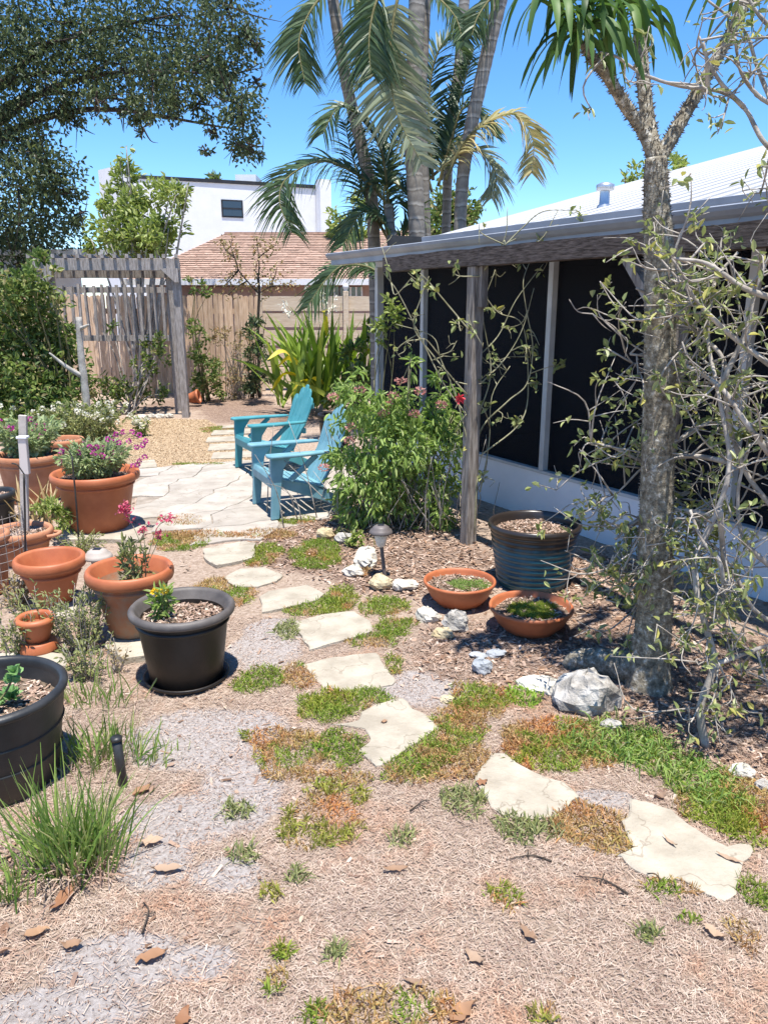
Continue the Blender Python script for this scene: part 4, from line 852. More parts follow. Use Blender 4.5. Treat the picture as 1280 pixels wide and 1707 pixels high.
for px, py, Y in ((300, 20, 17), (395, 120, 16.8), (200, 120, 17), (60, 300, 17.2), (130, 60, 16.8), (250, 170, 17.2), (400, 215, 17), (110, 340, 17.2)):
    e = atY(px, py, Y); m = (top + e) / 2 + np.array([0, 0, .9]); tube(g, smooth_path([top, m, e], 7), [.16, .06, .012], 7, .08)
for c, r, w in B:
    for k in range(5):
        e = c + rng.normal(size=3) * r * .7; tube(g, smooth_path([c + rng.normal(size=3) * .05, (c + e) / 2 + rng.normal(size=3) * .06, e], 3), [.02, .012, .004], 4)
g.build('branches', MT['bark'], oak, True)

def bush(name, label, cat, blobs, mat, per, L, W, base, group=None, stems=14, stemmat='stem', droop=-.1, stem_r=.012, clump=.3, ncl=.035, up=.3):
    t = thing(name, label, cat, base, group); P, O = blob_points(blobs, per, clump, ncl); P[:, 2] = np.maximum(P[:, 2], .01)
    D = unit(O * .7 + rng.normal(size=P.shape) * .7 + np.array([0, 0, up + droop])); g = Geo(); n = len(P)
    leaves(g, P, D, rng.uniform(L * .6, L * 1.2, n), rng.uniform(W * .65, W * 1.15, n)); kind(g.build('foliage', mat, t), 'stuff')
    g = Geo(); base = np.asarray(base, float)
    for k in range(stems):
        c, r, w = blobs[k % len(blobs)]; e = c + rng.normal(size=3) * r * .5; b0 = base + np.array([rng.normal() * .08, rng.normal() * .06, 0])
        m = b0 * .45 + e * .55 + np.array([0, 0, .1]) * np.linalg.norm(e - b0) + rng.normal(size=3) * .05
        tube(g, smooth_path([b0, m, e], 5), [stem_r, stem_r * .7, stem_r * .25], 5)
    g.build('stems', MT[stemmat], t, True); return t
# bright young tree behind the arbor
b0 = np.array([atY(225, 420, 14.0)[0], 14.0, 0])
bush('young_tree', 'young tree with bright yellow green leaves rising behind the arbor', 'tree', pix_blobs([(210, 300, 22), (212, 270, 12), (188, 340, 22), (225, 345, 28), (255, 330, 24), (285, 320, 22), (300, 330, 16), (200, 380, 30), (245, 390, 30), (285, 375, 22), (180, 395, 22), (225, 405, 35), (270, 410, 28), (160, 405, 18), (310, 320, 8), (213, 245, 4)], 14.0, .4), MT['paleleaf'], 1500, .12, .055, b0, stems=22, stem_r=.03, clump=.35, ncl=.04, stemmat='twig')
# tree tops beyond the roofs
for nm, lab, bl, Y, mt in (('distant_tree', 'yellowish treetop peeping over the white metal roof', [(1065, 292, 18), (1095, 283, 22), (1125, 282, 20), (1140, 275, 10), (1045, 300, 8)], 17.0, 'paleleaf'), ('distant_tree', 'green bush behind the palm trunks beside the roof', [(740, 350, 34), (770, 345, 28), (720, 380, 40), (765, 380, 30), (795, 352, 12), (785, 372, 20)], 13.5, 'hedgeleaf'),
                           ('distant_tree', 'green tuft above the black roof edge of the white building', [(360, 298, 9), (352, 300, 6), (367, 300, 7)], 46.0, 'hedgeleaf'), ('distant_tree', 'leafy tree between the white building and the palms', [(570, 375, 25), (590, 340, 18), (600, 380, 25), (575, 400, 20)], 24.0, 'paleleaf')):
    c = atY(bl[0][0], bl[0][1], Y); bush(nm, lab, 'tree', pix_blobs(bl, Y, .3), MT[mt], 1600, .0075 * Y, .0038 * Y, (c[0], Y, 0), stems=6, stem_r=.06, stemmat='bark')

# ---- hedge and shrubs along the left and back
b0 = np.array([-4.2, 10.3, 0])
bush('hedge_shrub', 'big dense green shrub filling the left edge beside the arbor', 'shrub', pix_blobs([(20, 480, 42), (55, 470, 30), (30, 540, 60), (75, 530, 42), (20, 610, 60), (80, 600, 55), (95, 560, 30), (110, 640, 42), (40, 670, 55), (110, 680, 35), (60, 640, 50), (-40, 560, 70), (-40, 660, 70), (15, 700, 40), (70, 440, 20)], 10.3, .45), MT['hedgeleaf'], 1050, .10, .045, b0, stems=40, stem_r=.016, clump=.26, ncl=.05)
b0 = gnd(215, 690)
bush('vine_thicket', 'tangled green vine thicket under the picket panel of the arbor', 'shrub', pix_blobs([(170, 660, 32), (205, 640, 30), (235, 655, 28), (262, 610, 26), (270, 570, 18), (250, 580, 18), (190, 670, 25), (230, 600, 15), (180, 545, 10), (262, 650, 22)], 12.2, .25), MT['hedgeleaf'], 900, .085, .04, b0, stems=20, stem_r=.012, stemmat='twig')
b0 = gnd(343, 668)
bush('green_bush', 'small bright green bush right of the arbor post', 'shrub', pix_blobs([(335, 590, 22), (350, 620, 24), (340, 645, 24), (330, 560, 14), (362, 650, 14), (328, 475, 13), (342, 490, 10), (325, 540, 10)], 13.2, .25), MT['hedgeleaf'], 1500, .085, .042, b0, stems=14)
b0 = gnd(395, 664)
bush('dry_shrub', 'brownish dry twiggy shrub against the picket fence', 'shrub', pix_blobs([(385, 590, 28), (400, 625, 26), (380, 640, 24), (410, 580, 20), (375, 560, 20), (400, 548, 16)], 13.6, .25), MT['dryleaf'], 900, .075, .025, b0, stems=40, stemmat='twig', stem_r=.007)
b0 = gnd(425, 662)
bush('vine_covered_stump', 'dark green vine covered stump beside the strap leaved plant', 'shrub', pix_blobs([(425, 560, 20), (428, 600, 22), (425, 640, 22), (422, 530, 14), (440, 620, 16)], 13.1, .15), MT['oakleaf'], 1700, .085, .04, b0, stems=12, stemmat='bark')
# bare sapling
b0 = gnd(432, 662); Ys = b0[1] - .1; sp = thing('bare_sapling', 'thin almost bare sapling with a few yellowing leaves in front of the fence', 'tree', b0)
g = Geo(); tw = [[(432, 662), (431, 600), (430, 540), (432, 487), (430, 460)], [(432, 490), (412, 468), (398, 450), (392, 430), (385, 412), (388, 395)], [(430, 470), (432, 440), (430, 415), (428, 395)], [(432, 488), (450, 478), (472, 475), (490, 468)], [(398, 450), (380, 470), (368, 480)], [(392, 430), (375, 415), (372, 400)], [(430, 430), (448, 415), (460, 408)], [(412, 468), (395, 478), (380, 492)], [(450, 478), (458, 460), (462, 445)]]
tips = []
for i, q in enumerate(tw):
    P = smooth_path([atY(x, y, Ys + .05 * math.sin(i + j)) for j, (x, y) in enumerate(q)], 5); tube(g, P, [.028, .022] if i == 0 else [.014, .005], 6); tips += list(P[2:] if i else P[14:])
g.build('trunk', MT['bark'], sp, True); tips = np.array(tips); i = rng.integers(0, len(tips), 520); P = tips[i] + rng.normal(size=(520, 3)) * .07
g = Geo(); leaves(g, P, rng.normal(size=P.shape), rng.uniform(.04, .09, 520), .035); kind(g.build('foliage', MT['dryleaf'], sp), 'stuff')

# ---- tall strap leaved plant
b0 = np.array([atY(545, 640, 11.9)[0], 11.9, 0]); sp = thing('strap_leaf_plant', 'big clump of upright strap leaves, yellow at the foot, behind the chairs', 'plant', b0)
def big_leaf(P, width, mat, parent, name='leaf', fold=.18, prof=None, nrm=None):
    """one long leaf of its own along path P"""
    P = np.asarray(P, float); n = len(P); T = unit(np.gradient(P, axis=0)); s = np.cross(T, nrm if nrm is not None else rng.normal(size=3)); s = unit(s); U = np.cross(s, T)
    t = np.linspace(0, 1, n); pf = np.minimum(1, .45 + 2.2 * t) * (1 - np.clip((t - .55) / .45, 0, 1) ** 1.8) + .02 if prof is None else prof(t)
    w_ = (width / 2 * pf)[:, None]; V = np.concatenate([P - s * w_ + U * w_ * fold, P, P + s * w_ + U * w_ * fold]); j = np.arange(n - 1)
    return Geo().add(V, np.concatenate([np.stack([j, j + n, j + n + 1, j + 1], 1), np.stack([j + n, j + 2 * n, j + 2 * n + 1, j + n + 1], 1)])).build(name, mat, parent, True)
for k in range(125):
    a = rng.uniform(0, 2 * np.pi); tilt = abs(rng.normal(0, .5)); L = rng.uniform(1.05, 1.62) * (1 - .15 * tilt); root = b0 + np.array([rng.normal() * .34, rng.normal() * .2, .08 + rng.random() * .15])
    d = np.array([math.cos(a) * math.sin(tilt), math.sin(a) * math.sin(tilt), math.cos(tilt)]); t = np.linspace(0, 1, 9)[:, None]
    P = root + d * L * t + np.array([math.cos(a), math.sin(a), -.25]) * (L * rng.uniform(.02, .28) * t ** 3); big_leaf(P, rng.uniform(.06, .095), MT['strap'], sp, fold=.35, nrm=np.array([math.cos(a), math.sin(a), .2]) + rng.normal(size=3) * .5)
for px, py, ex, ey in ((500, 630, 450, 655), (520, 640, 480, 668), (505, 620, 462, 612), (540, 640, 500, 660), (600, 620, 622, 585), (610, 640, 618, 670), (500, 610, 445, 600), (545, 560, 540, 520)):
    a = atY(px, py, 11.7); e = atY(ex, ey, 11.3); m = (a + e) / 2 + np.array([0, 0, .17]); big_leaf(smooth_path([a, m, e], 5), .085, MT['strapyellow'], sp)
b1 = np.array([atY(600, 620, 11.3)[0], 11.3, 0]); bush('leafy_plant', 'low leafy plant between the strap leaved plant and the screened porch', 'plant', pix_blobs([(590, 600, 22), (610, 575, 18), (600, 630, 24), (575, 645, 22), (615, 545, 12), (560, 655, 20)], 11.2, .2), MT['hedgeleaf'], 1300, .1, .045, b1)
bush('white_flower_shrub', 'white flowering shrub tops behind the strap leaved plant', 'shrub', pix_blobs([(505, 500, 18), (535, 496, 18), (555, 508, 12), (485, 515, 12)], 12.9, .15), MT['whitebloom'], 700, .07, .03, (b0[0], 13.0, 0), stems=10)

# ---- palms
def frond(parent, pix, Ys, mat, LL, name='frond', droop=.35, dens=46, fan=.75, both=True, W=.028, seg=4):
    n = len(pix); Y = np.interp(np.linspace(0, 1, n), np.linspace(0, 1, len(Ys)), Ys); P = smooth_path([atY(x, y, Yq) for (x, y), Yq in zip(pix, Y)], 10)
    g = Geo(); tube(g, P, [.022, .012, .004], 6); fr = g.build(name, MT['stem'], parent, True)
    L = np.concatenate([[0], np.cumsum(np.linalg.norm(np.diff(P, axis=0), axis=1))]); dens = int(dens * 1.45); t = np.linspace(.12, .995, dens); C = np.stack([np.interp(t * L[-1], L, P[:, i]) for i in range(3)], 1)
    T = unit(np.stack([np.interp(t * L[-1], L, np.gradient(P[:, i], L)) for i in range(3)], 1)); up = np.array([0, -.45, 1.]); S = unit(np.cross(T, up)); N = np.cross(S, T)
    prof = LL * (.35 + .65 * np.sin(np.clip(t * 1.05, 0, 1) * np.pi * .88 + .25)); g = Geo()
    for sg in ((-1, 1) if both else (1,)):
        D = unit(T * fan + sg * S * .85 + N * .18 + rng.normal(size=T.shape) * .09)
        ribbons(g, C, D, prof * rng.uniform(.85, 1.1, dens), W, droop * rng.uniform(.5, 1.4, dens), seg, side=unit(np.cross(D, N * .6 + T * .6 + rng.normal(size=T.shape) * .25)), taper=.95)
    kind(g.build('leaflets', MT[mat], fr), 'stuff'); return fr
def palm(label, pts, Y, r0, r1, base_px=None):
    P = [atY(x, y, Y) for x, y in pts]; b = P[0].copy(); b[2] = -.05; b[0] += (P[0][0] - P[1][0]) * .4; P = [b] + P; Q = smooth_path(P, 30)
    t = thing('palm_tree', label, 'palm', (b[0], b[1], 0), 'clump of ringed palms'); g = Geo(); f = np.linspace(0, 1, len(Q)); z = Q[:, 2]; rad = (r0 + (r1 - r0) * f) * (1 + .045 * np.clip(np.sin(z / .17 * 2 * np.pi), 0, 1)); tube(g, Q, rad, 14)
    g.build('trunk', MT['palmtrunk'], t, True); return t
PY = 10.4
pa = palm('ringed palm with a thick pale trunk, left of the close central pair', [(695, 400), (686, 200), (692, 90), (696, -40)], PY, .105, .095)
pb = palm('darker ringed palm trunk, right of the close central pair', [(708, 400), (701, 200), (704, 90), (710, -40)], PY + .3, .08, .075)
pc = palm('slender ringed palm leaning left, nearest the white building', [(622, 370), (604, 250), (578, 140), (552, -20)], PY + .4, .085, .07)
pd = palm('ringed palm leaning right, nearest the white metal roof', [(766, 390), (776, 260), (805, 120), (838, -20)], PY + .1, .075, .085)
pe = palm('thin grey palm trunk behind, between the central pair and the right one', [(745, 330), (752, 200), (765, 110), (776, -30)], PY + 1.0, .06, .07)
pf = palm('short young palm with low arching fronds at the foot of the clump', [(655, 430), (650, 380), (648, 340)], PY + .2, .08, .06)
frond(pa, [(668, -30), (655, 40), (650, 110), (662, 190), (703, 272)], [10.2, 9.8], 'palmpale', .62, droop=.25, fan=.5, dens=60, W=.045)
frond(pa, [(640, -30), (622, 20), (615, 70), (618, 120)], [10.2, 9.9], 'palmleaf', .6, droop=.4)
frond(pc, [(556, -25), (520, 14), (498, 70), (508, 138)], [10.7, 10.2], 'palmleaf', .5, droop=.5, dens=44)
frond(pc, [(556, -25), (590, -5), (628, 40), (640, 100)], [10.7, 10.2], 'palmleaf', .5, droop=.5, dens=40)
frond(pf, [(648, 340), (635, 250), (600, 195), (565, 178), (538, 222)], [10.6, 10.1], 'palmleaf', .55, droop=.5, dens=56)
frond(pf, [(650, 345), (610, 300), (540, 268), (480, 295), (466, 335), (486, 388)], [10.6, 9.8], 'palmleaf', .55, droop=.55, dens=60, fan=.6)
frond(pf, [(652, 420), (640, 372), (605, 352), (572, 408)], [10.6, 10.1], 'palmleaf', .5, droop=.5, dens=40)
frond(pf, [(655, 420), (690, 350), (650, 300), (600, 320)], [10.8, 10.6], 'palmleaf', .5, droop=.4, dens=40)
frond(pf, [(648, 400), (610, 330), (585, 250), (575, 200)], [10.7, 10.9], 'palmleaf', .5, droop=.4, dens=44)
frond(pf, [(660, 400), (640, 340), (650, 260), (680, 200)], [10.9, 11.0], 'palmleaf', .55, droop=.35, dens=44)
frond(pd, [(742, 300), (775, 235), (812, 204), (858, 190), (888, 232), (886, 288)], [10.5, 10.1], 'palmyellow', .48, droop=.5, dens=56, fan=.55)
frond(pe, [(712, 300), (752, 268), (795, 250), (826, 290), (820, 330)], [10.8, 10.5], 'palmpale', .42, droop=.5, dens=44)
frond(pe, [(722, 300), (714, 200), (722, 110), (748, 62), (774, 90)], [11.2, 11.0], 'palmleaf', .55, droop=.3, dens=56)
frond(pe, [(735, 300), (748, 220), (770, 150), (790, 80)], [11.3, 11.1], 'palmleaf', .5, droop=.3, dens=50)
frond(pe, [(730, 310), (750, 240), (772, 180), (800, 190), (822, 225)], [11.1, 10.9], 'palmleaf', .5, droop=.35, dens=46)
frond(pe, [(720, 320), (700, 250), (672, 190), (655, 120)], [11.2, 11.0], 'palmleaf', .5, droop=.3, dens=44)
frond(pb, [(712, -20), (735, 0), (760, 30), (772, 70)], [10.6, 10.2], 'palmleaf', .35, droop=.4, dens=30)
frond(pd, [(840, -25), (815, 0), (795, 30), (786, 60)], [10.4, 10.2], 'palmleaf', .4, droop=.5, dens=30)
fb = thing('young_palm', 'low young palm frond arching under the end of the porch gutter', 'palm', (atY(640, 470, 9.6)[0], 9.6, 0)); g = Geo(); tube(g, smooth_path([(OFF[fb.name][0], 9.6, 0), atY(640, 600, 9.6), atY(642, 470, 9.6)]), .03, 8); g.build('stem', MT['stem'], fb, True)
frond(fb, [(645, 480), (618, 447), (572, 443), (540, 470), (512, 512)], [9.6, 9.3], 'palmleaf', .42, droop=.6, dens=46)
frond(fb, [(645, 480), (635, 452), (610, 445), (590, 455)], [9.7, 9.9], 'palmleaf', .35, droop=.5, dens=30)

# ---- spiny trunked tree in front of the porch
SB = gnd(1078, 1140); sY = SB[1]; st = thing('spiny_tree', 'spiny grey trunked tree with three branches and drooping strap leaves at right', 'tree', SB)
TP = smooth_path([SB - np.array([0, 0, .06]), atY(1082, 1095, sY), atY(1091, 1020, sY), atY(1093, 900, sY), atY(1096, 760, sY), atY(1100, 600, sY), atY(1098, 420, sY), atY(1094, 330, sY), atY(1093, 262, sY)], 8)
TR = np.interp(np.linspace(0, 1, len(TP)), [0, .06, .14, .3, .5, .7, .86, 1], [.125, .105, .083, .074, .066, .058, .048, .039])
g = Geo(); tube(g, TP, TR, 20, .03); g.build('trunk', MT['spiny'], st, True)
g = Geo(); rt = smooth_path([SB + np.array([0, 0, .06]), gnd(1040, 1130) + [0, 0, .055], gnd(1000, 1118) + [0, 0, .05], gnd(962, 1112) + [0, 0, .035], gnd(945, 1112) + [0, 0, -.01]], 6); tube(g, rt, [.09, .075, .06, .05, .035], 14, .05); g.build('surface_root', MT['spiny'], st, True)
brs = [[(1093, 268, 0), (1070, 215, .02), (1042, 175, 0), (1012, 125, -.05), (990, 100, -.08), (972, 70, -.1)], [(1093, 268, 0), (1080, 200, .1), (1072, 130, .15), (1066, 50, .2), (1064, -10, .2)], [(1096, 268, 0), (1130, 210, .05), (1170, 140, .1), (1215, 60, .12), (1248, -10, .15)]]
spP, spD = [], []
def spines(P, rad, n, lo=0.0):
    f = rng.uniform(lo, .99, n) * (len(P) - 1); i = f.astype(int); w = (f - i)[:, None]; C = P[i] * (1 - w) + P[np.minimum(i + 1, len(P) - 1)] * w; T = unit(P[np.minimum(i + 1, len(P) - 1)] - P[i]); a = rng.normal(size=(n, 3)); d = unit(a - T * np.sum(a * T, 1, keepdims=True)); r = np.interp(f, np.arange(len(P)), rad)[:, None]; spP.append(C + d * r * .95); spD.append(unit(d + np.array([0, 0, .25])))
spines(TP, TR, 1500, .12); tipsP = []
for q, r in zip(brs, ((.025, .017), (.028, .023), (.027, .02))):
    P = smooth_path([atY(x, y, sY + dy) for x, y, dy in q], 7); rr = np.linspace(r[0], r[1], len(P)); g = Geo(); tube(g, P, rr, 12, .03); g.build('branch', MT['spiny'], st, True); spines(P, rr, 420); tipsP.append((P[-1], unit(P[-1] - P[-3])))
C = np.concatenate(spP); D = np.concatenate(spD); n = len(C); S = unit(np.cross(D, rng.normal(size=(n, 3)))); U = np.cross(S, D); r = .0035; V = np.stack([C + S * r, C - S * r * .5 + U * r * .87, C - S * r * .5 - U * r * .87, C + D * rng.uniform(.008, .017, n)[:, None]], 1).reshape(-1, 3); b = (np.arange(n) * 4)[:, None]
g = Geo().add(V, np.concatenate([b + np.array([[0, 1, 3]]), b + np.array([[1, 2, 3]]), b + np.array([[2, 0, 3]])])); kind(g.build('spines', MT['spine'], st), 'stuff')
# drooping strap leaves of each crown
lp = lambda t: np.minimum(1, .5 + 1.5 * t) * (1 - np.clip((t - .5) / .5, 0, 1) ** 2.2) + .03
for ci, (tp, td) in enumerate([(atY(968, 45, sY - .1), None), (atY(925, -5, sY - .15), None), (atY(1030, 5, sY), None), (atY(1064, 20, sY + .2), None), (atY(980, 20, sY - .1), None), (atY(1248, -70, sY + .15), None)]):
    for k in range(17 if ci < 5 else 12):
        a = 2 * np.pi * (k + rng.random()) / 17; el = rng.uniform(-.35, .9); L = rng.uniform(.19, .31); d = np.array([math.cos(a) * math.cos(el), math.sin(a) * math.cos(el) * .8, math.sin(el)]); t = np.linspace(0, 1, 9)[:, None]
        P = tp + rng.normal(size=3) * .015 + d * L * t * (1 - .25 * t) + np.array([0, 0, -1]) * (L * (.55 + .55 * max(0, el + .3)) * t ** 2.2); big_leaf(P, rng.uniform(.022, .031), MT['crownleaf'], st, prof=lp, fold=.3, nrm=np.array([0, 0, 1.]) + rng.normal(size=3) * .25)

# ---- tangled pale shrub at the right
def pixpath(q, Y, n=6):
    return smooth_path([atY(p[0], p[1], Y + (p[2] if len(p) > 2 else 0)) for p in q], n)
sb = gnd(1176, 1246); shr = thing('tangled_shrub', 'tangled pale twigged shrub with small sparse leaves at the right edge', 'shrub', sb)
Yt = sb[1]; main = [[(1176, 1246), (1168, 1180, .02), (1190, 1108, .05), (1178, 1050, .1), (1162, 985, .15), (1160, 925, .2), (1192, 860, .2), (1216, 770, .2), (1196, 650, .3), (1180, 560, .4), (1192, 470, .4), (1230, 420, .4)],
   [(1190, 1108, .05), (1235, 1092, .1), (1285, 1075, .15), (1330, 1070, .2)], [(1178, 1050, .1), (1205, 1010, .12), (1200, 940, .1), (1170, 900, .15), (1150, 850, .2)],
   [(1300, 1045, .6), (1255, 1015, .6), (1225, 960, .6), (1190, 925, .55), (1165, 890, .5), (1130, 860, .45)], [(1300, 860, .3), (1245, 790, .35), (1213, 690, .35), (1206, 600, .35), (1150, 545, .45), (1100, 500, .55), (1060, 480, .55)],
   [(1285, 760, .1), (1240, 700, .1), (1195, 640, .2), (1120, 600, .5), (1050, 590, .6)], [(1300, 620, .2), (1220, 560, .2), (1160, 500, .2), (1130, 450, .2)], [(1300, 500, .1), (1240, 480, .1), (1180, 440, .1), (1120, 430, .1)],
   [(1216, 770, .3), (1150, 760, .5), (1080, 770, .6), (1020, 745, .6), (985, 740, .6)], [(1192, 860, .3), (1120, 850, .5), (1060, 870, .6), (1025, 900, .6)], [(1160, 925, .3), (1100, 960, .5), (1050, 980, .55), (1010, 950, .5)],
   [(1196, 650, .3), (1240, 560, .3), (1260, 480, .3), (1285, 420, .3)], [(1290, 950, .3), (1240, 900, .3), (1230, 820, .3), (1250, 740, .3)], [(1200, 850, .1), (1210, 1000, .3), (1205, 1060, .35)]]
arch = [[(1300, 262), (1270, 232), (1240, 178, .05), (1200, 152, .05), (1130, 142, .0), (1070, 122, 0), (1030, 95, 0), (1000, 86, 0)], [(1290, 180), (1262, 110, .1), (1240, 50, .1), (1180, 0, .1)], [(1240, 178, .05), (1205, 142, 0), (1180, 100, 0), (1165, 60, 0)], [(1180, 150), (1178, 100, -.05), (1172, 70, -.05)], [(1300, 180), (1265, 160), (1235, 120), (1225, 60)], [(1300, 60), (1262, 20), (1240, -20)]]
def tangle(parent, mains, Y, r0, ntw, nlf, leafm, barkm, tw_len=(.12, .38), L=.045, W=.022, droopy=.0, cl=3, name='branches'):
    g = Geo(); S = []; tips = []
    for i, q in enumerate(mains):
        P = pixpath(q, Y); rr = np.linspace(r0 * (1 if i == 0 else .7), r0 * .3, len(P)); tube(g, P, rr, 7, .08); S.append(P)
    A = np.concatenate(S)
    for k in range(ntw):
        b = A[rng.integers(0, len(A))]; d = unit(rng.normal(size=3) * np.array([1, .8, .9]) + np.array([0, -.1, .15])); l_ = rng.uniform(*tw_len); e = b + d * l_ + np.array([0, 0, -droopy * l_]); m = (b + e) / 2 + rng.normal(size=3) * l_ * .18
        P = smooth_path([b, m, e], 4); tube(g, P, [.0045, .0032, .0016], 4); tips.append(P[-6:])
        for z in range(2):
            b2 = P[rng.integers(2, len(P))]; e2 = b2 + unit(rng.normal(size=3)) * l_ * .45; P2 = smooth_path([b2, (b2 + e2) / 2 + rng.normal(size=3) * .015, e2], 3); tube(g, P2, [.003, .0014], 3); tips.append(P2[-4:])
    g.build(name, MT[barkm], parent, True); Tp = np.concatenate(tips); c = Tp[rng.integers(0, len(Tp), nlf)]; c = np.repeat(c, cl, 0) + rng.normal(size=(nlf * cl, 3)) * .012; n = len(c)
    g = Geo(); leaves(g, c, unit(rng.normal(size=(n, 3)) + np.array([0, -.2, -.1])), rng.uniform(L * .6, L * 1.2, n), rng.uniform(W * .6, W * 1.2, n)); kind(g.build('foliage', MT[leafm], parent), 'stuff')
tangle(shr, main, Yt, .0165, 230, 760, 'sparse', 'twig', L=.043, W=.018)
ar = thing('arching_branches', 'bare arching pale branches reaching in from the top right corner', 'shrub', (3.2, 3.0, 0)); arch.insert(0, [(1500, 700), (1420, 420), (1300, 262), (1270, 232)])
g = Geo(); tube(g, [np.array([atY(1500, 700, 3.0)[0], 3.0, 0]), atY(1500, 700, 3.0)], .02, 7); g.build('stem', MT['twig'], ar, True); tangle(ar, arch, 3.0, .013, 42, 90, 'sparse', 'twig', (.08, .25), .045, .016)
P_, O_ = blob_points([((1.75, 2.6, 2.2), (.4, .4, .35), 1), ((1.6, 2.2, 2.5), (.35, .35, .3), 1), ((1.95, 2.95, 2.0), (.35, .35, .4), 1)], 420, .3, .05); g = Geo(); leaves(g, P_, unit(rng.normal(size=P_.shape)), rng.uniform(.03, .06, len(P_)), rng.uniform(.014, .026, len(P_))); kind(g.build('unseen_shade_foliage', MT['sparse'], ar), 'stuff')  # unseen leaves right of the frame, added to dapple the bed with shade
g = Geo()
for e in ((1.75, 2.6, 2.2), (1.6, 2.2, 2.5), (1.95, 2.95, 2.0)):
    b_ = atY(1500, 700, 3.0); tube(g, smooth_path([b_, (b_ + np.array(e)) / 2 + np.array([.1, 0, .1]), np.array(e)], 5), [.014, .005], 6)
g.build('unseen_shade_branches', MT['twig'], ar, True)  # stems for the added out-of-frame shade leaves
low = [[(1185, 700), (1120, 740), (1070, 780), (1030, 820), (1005, 830)], [(1150, 820), (1090, 850), (1030, 880), (1000, 860)], [(1130, 900), (1070, 930), (1020, 960), (1005, 940)], [(1120, 960), (1080, 1000), (1040, 1030)], [(1110, 880), (1060, 900), (1010, 1000)], [(1200, 640), (1100, 630), (1050, 600), (1035, 560)]]
tangle(shr, low, Yt + .62, .008, 80, 260, 'sparse', 'twig', (.1, .28), .05, .022, name='side_branches')

# ---- climbing vine on the timber post
vY = P1[1] - .02; vn = thing('climbing_vine', 'thin pale looping vine with few leaves climbing the timber post', 'vine', gnd(800, 905))
vs = [[(790, 890), (795, 800), (800, 720, .1), (845, 670, .1), (878, 640, .1), (888, 580, .1), (878, 520, .1), (872, 470, .1), (885, 430, .2)], [(785, 700), (740, 640), (700, 560), (665, 490), (640, 455)], [(800, 760), (870, 700, .1), (880, 620, .2), (870, 540, .2), (830, 520, .2), (800, 480, .2)], [(780, 660), (720, 590), (690, 545), (700, 500), (715, 460)],
      [(800, 640), (840, 600, .1), (870, 550, .1), (890, 480, .1)], [(790, 560), (740, 500), (715, 470), (700, 455)], [(790, 600), (830, 560, .1), (860, 500, .1), (905, 440, .1)], [(800, 820), (815, 740, .05), (820, 660, .05), (850, 610, .1)], [(780, 740), (760, 660), (735, 600), (720, 560), (660, 540)], [(795, 700), (818, 620, .05), (805, 520, .05), (825, 450, .05)],
      [(800, 460, -.05), (840, 400, -.1), (846, 345, -.1)], [(840, 410, -.1), (870, 380, -.1), (905, 352, -.1), (960, 350, -.1)], [(840, 400, -.1), (850, 420, -.1), (900, 400, -.1), (930, 350, -.1)]]
tangle(vn, vs, vY, .0075, 45, 85, 'sparse', 'vine', (.08, .25), .055, .028)
vb = pix_blobs([(640, 530, 20), (655, 520, 16), (640, 560, 14), (650, 500, 10)], 6.6, .1); bush('leaf_cluster', 'pale green leafy creeper hanging beside the porch corner post', 'vine', vb, MT['paleleaf'], 900, .06, .028, np.array([atY(640, 560, 6.6)[0], 6.6, 0]), stems=6, stem_r=.006)

# ---- flowering shrub in front of the porch
pb_ = [(600, 660, 40), (640, 690, 45), (690, 680, 45), (735, 690, 38), (600, 720, 50), (650, 740, 55), (700, 740, 55), (740, 750, 40), (590, 780, 45), (640, 800, 55), (700, 800, 50), (745, 800, 32), (610, 840, 45), (660, 850, 45), (620, 870, 35), (575, 830, 25), (735, 640, 20), (760, 690, 20), (685, 610, 13), (688, 590, 8), (560, 760, 22), (735, 860, 28), (560, 650, 18), (590, 640, 18)]
Ysh = 5.75; b0 = np.array([atY(665, 870, Ysh)[0], Ysh + .05, 0])
fs = bush('flowering_shrub', 'bushy bright green shrub with dusty pink flower heads before the porch', 'shrub', pix_blobs(pb_, Ysh, .25), MT['pentas'], 500, .08, .024, b0, stems=46, stemmat='vine', stem_r=.008, droop=-1.0, clump=.3, ncl=.06, up=.1)
g = Geo()
for k in range(150):
    a = b0 + np.array([rng.normal() * .30, rng.normal() * .18, 0.02]); e = a + np.array([rng.normal() * .18, rng.normal() * .15, rng.uniform(.25, .75)]); tube(g, smooth_path([a, (a + e) / 2 + rng.normal(size=3) * .05, e], 4), [.005, .002], 4)
g.build('dead_twigs', MT['twig'], fs, True)
for px, py in ((555, 662), (585, 712), (655, 660), (668, 635), (645, 675), (700, 652), (583, 735), (640, 690), (690, 690), (735, 675), (600, 650), (540, 780)):
    c = atY(px, py, Ysh - .3); n = 46; P = c + unit(rng.normal(size=(n, 3))) * .028 * np.array([1, 1, .6]); g = Geo(); leaves(g, P, unit(P - c + np.array([0, 0, .01])), .022, .012); g.build('flower_head', MT['pinkbloom'], fs)
hb = thing('hibiscus_bloom', 'single red bloom on the vine against the timber post', 'flower', atY(766, 664, vY - .15)); c = atY(766, 664, vY - .12); g = Geo(); a = np.arange(7) * .9; leaves(g, np.repeat(c[None], 7, 0), np.c_[np.cos(a), np.full(7, -.6), np.sin(a)], .045, .035); g.build('petals', MT['redbloom'], hb); g = Geo(); tube(g, smooth_path([c, c + np.array([.03, .06, -.03]), atY(785, 690, vY)]), .003, 4); g.build('stalk', MT['vine'], hb)
rd = rng
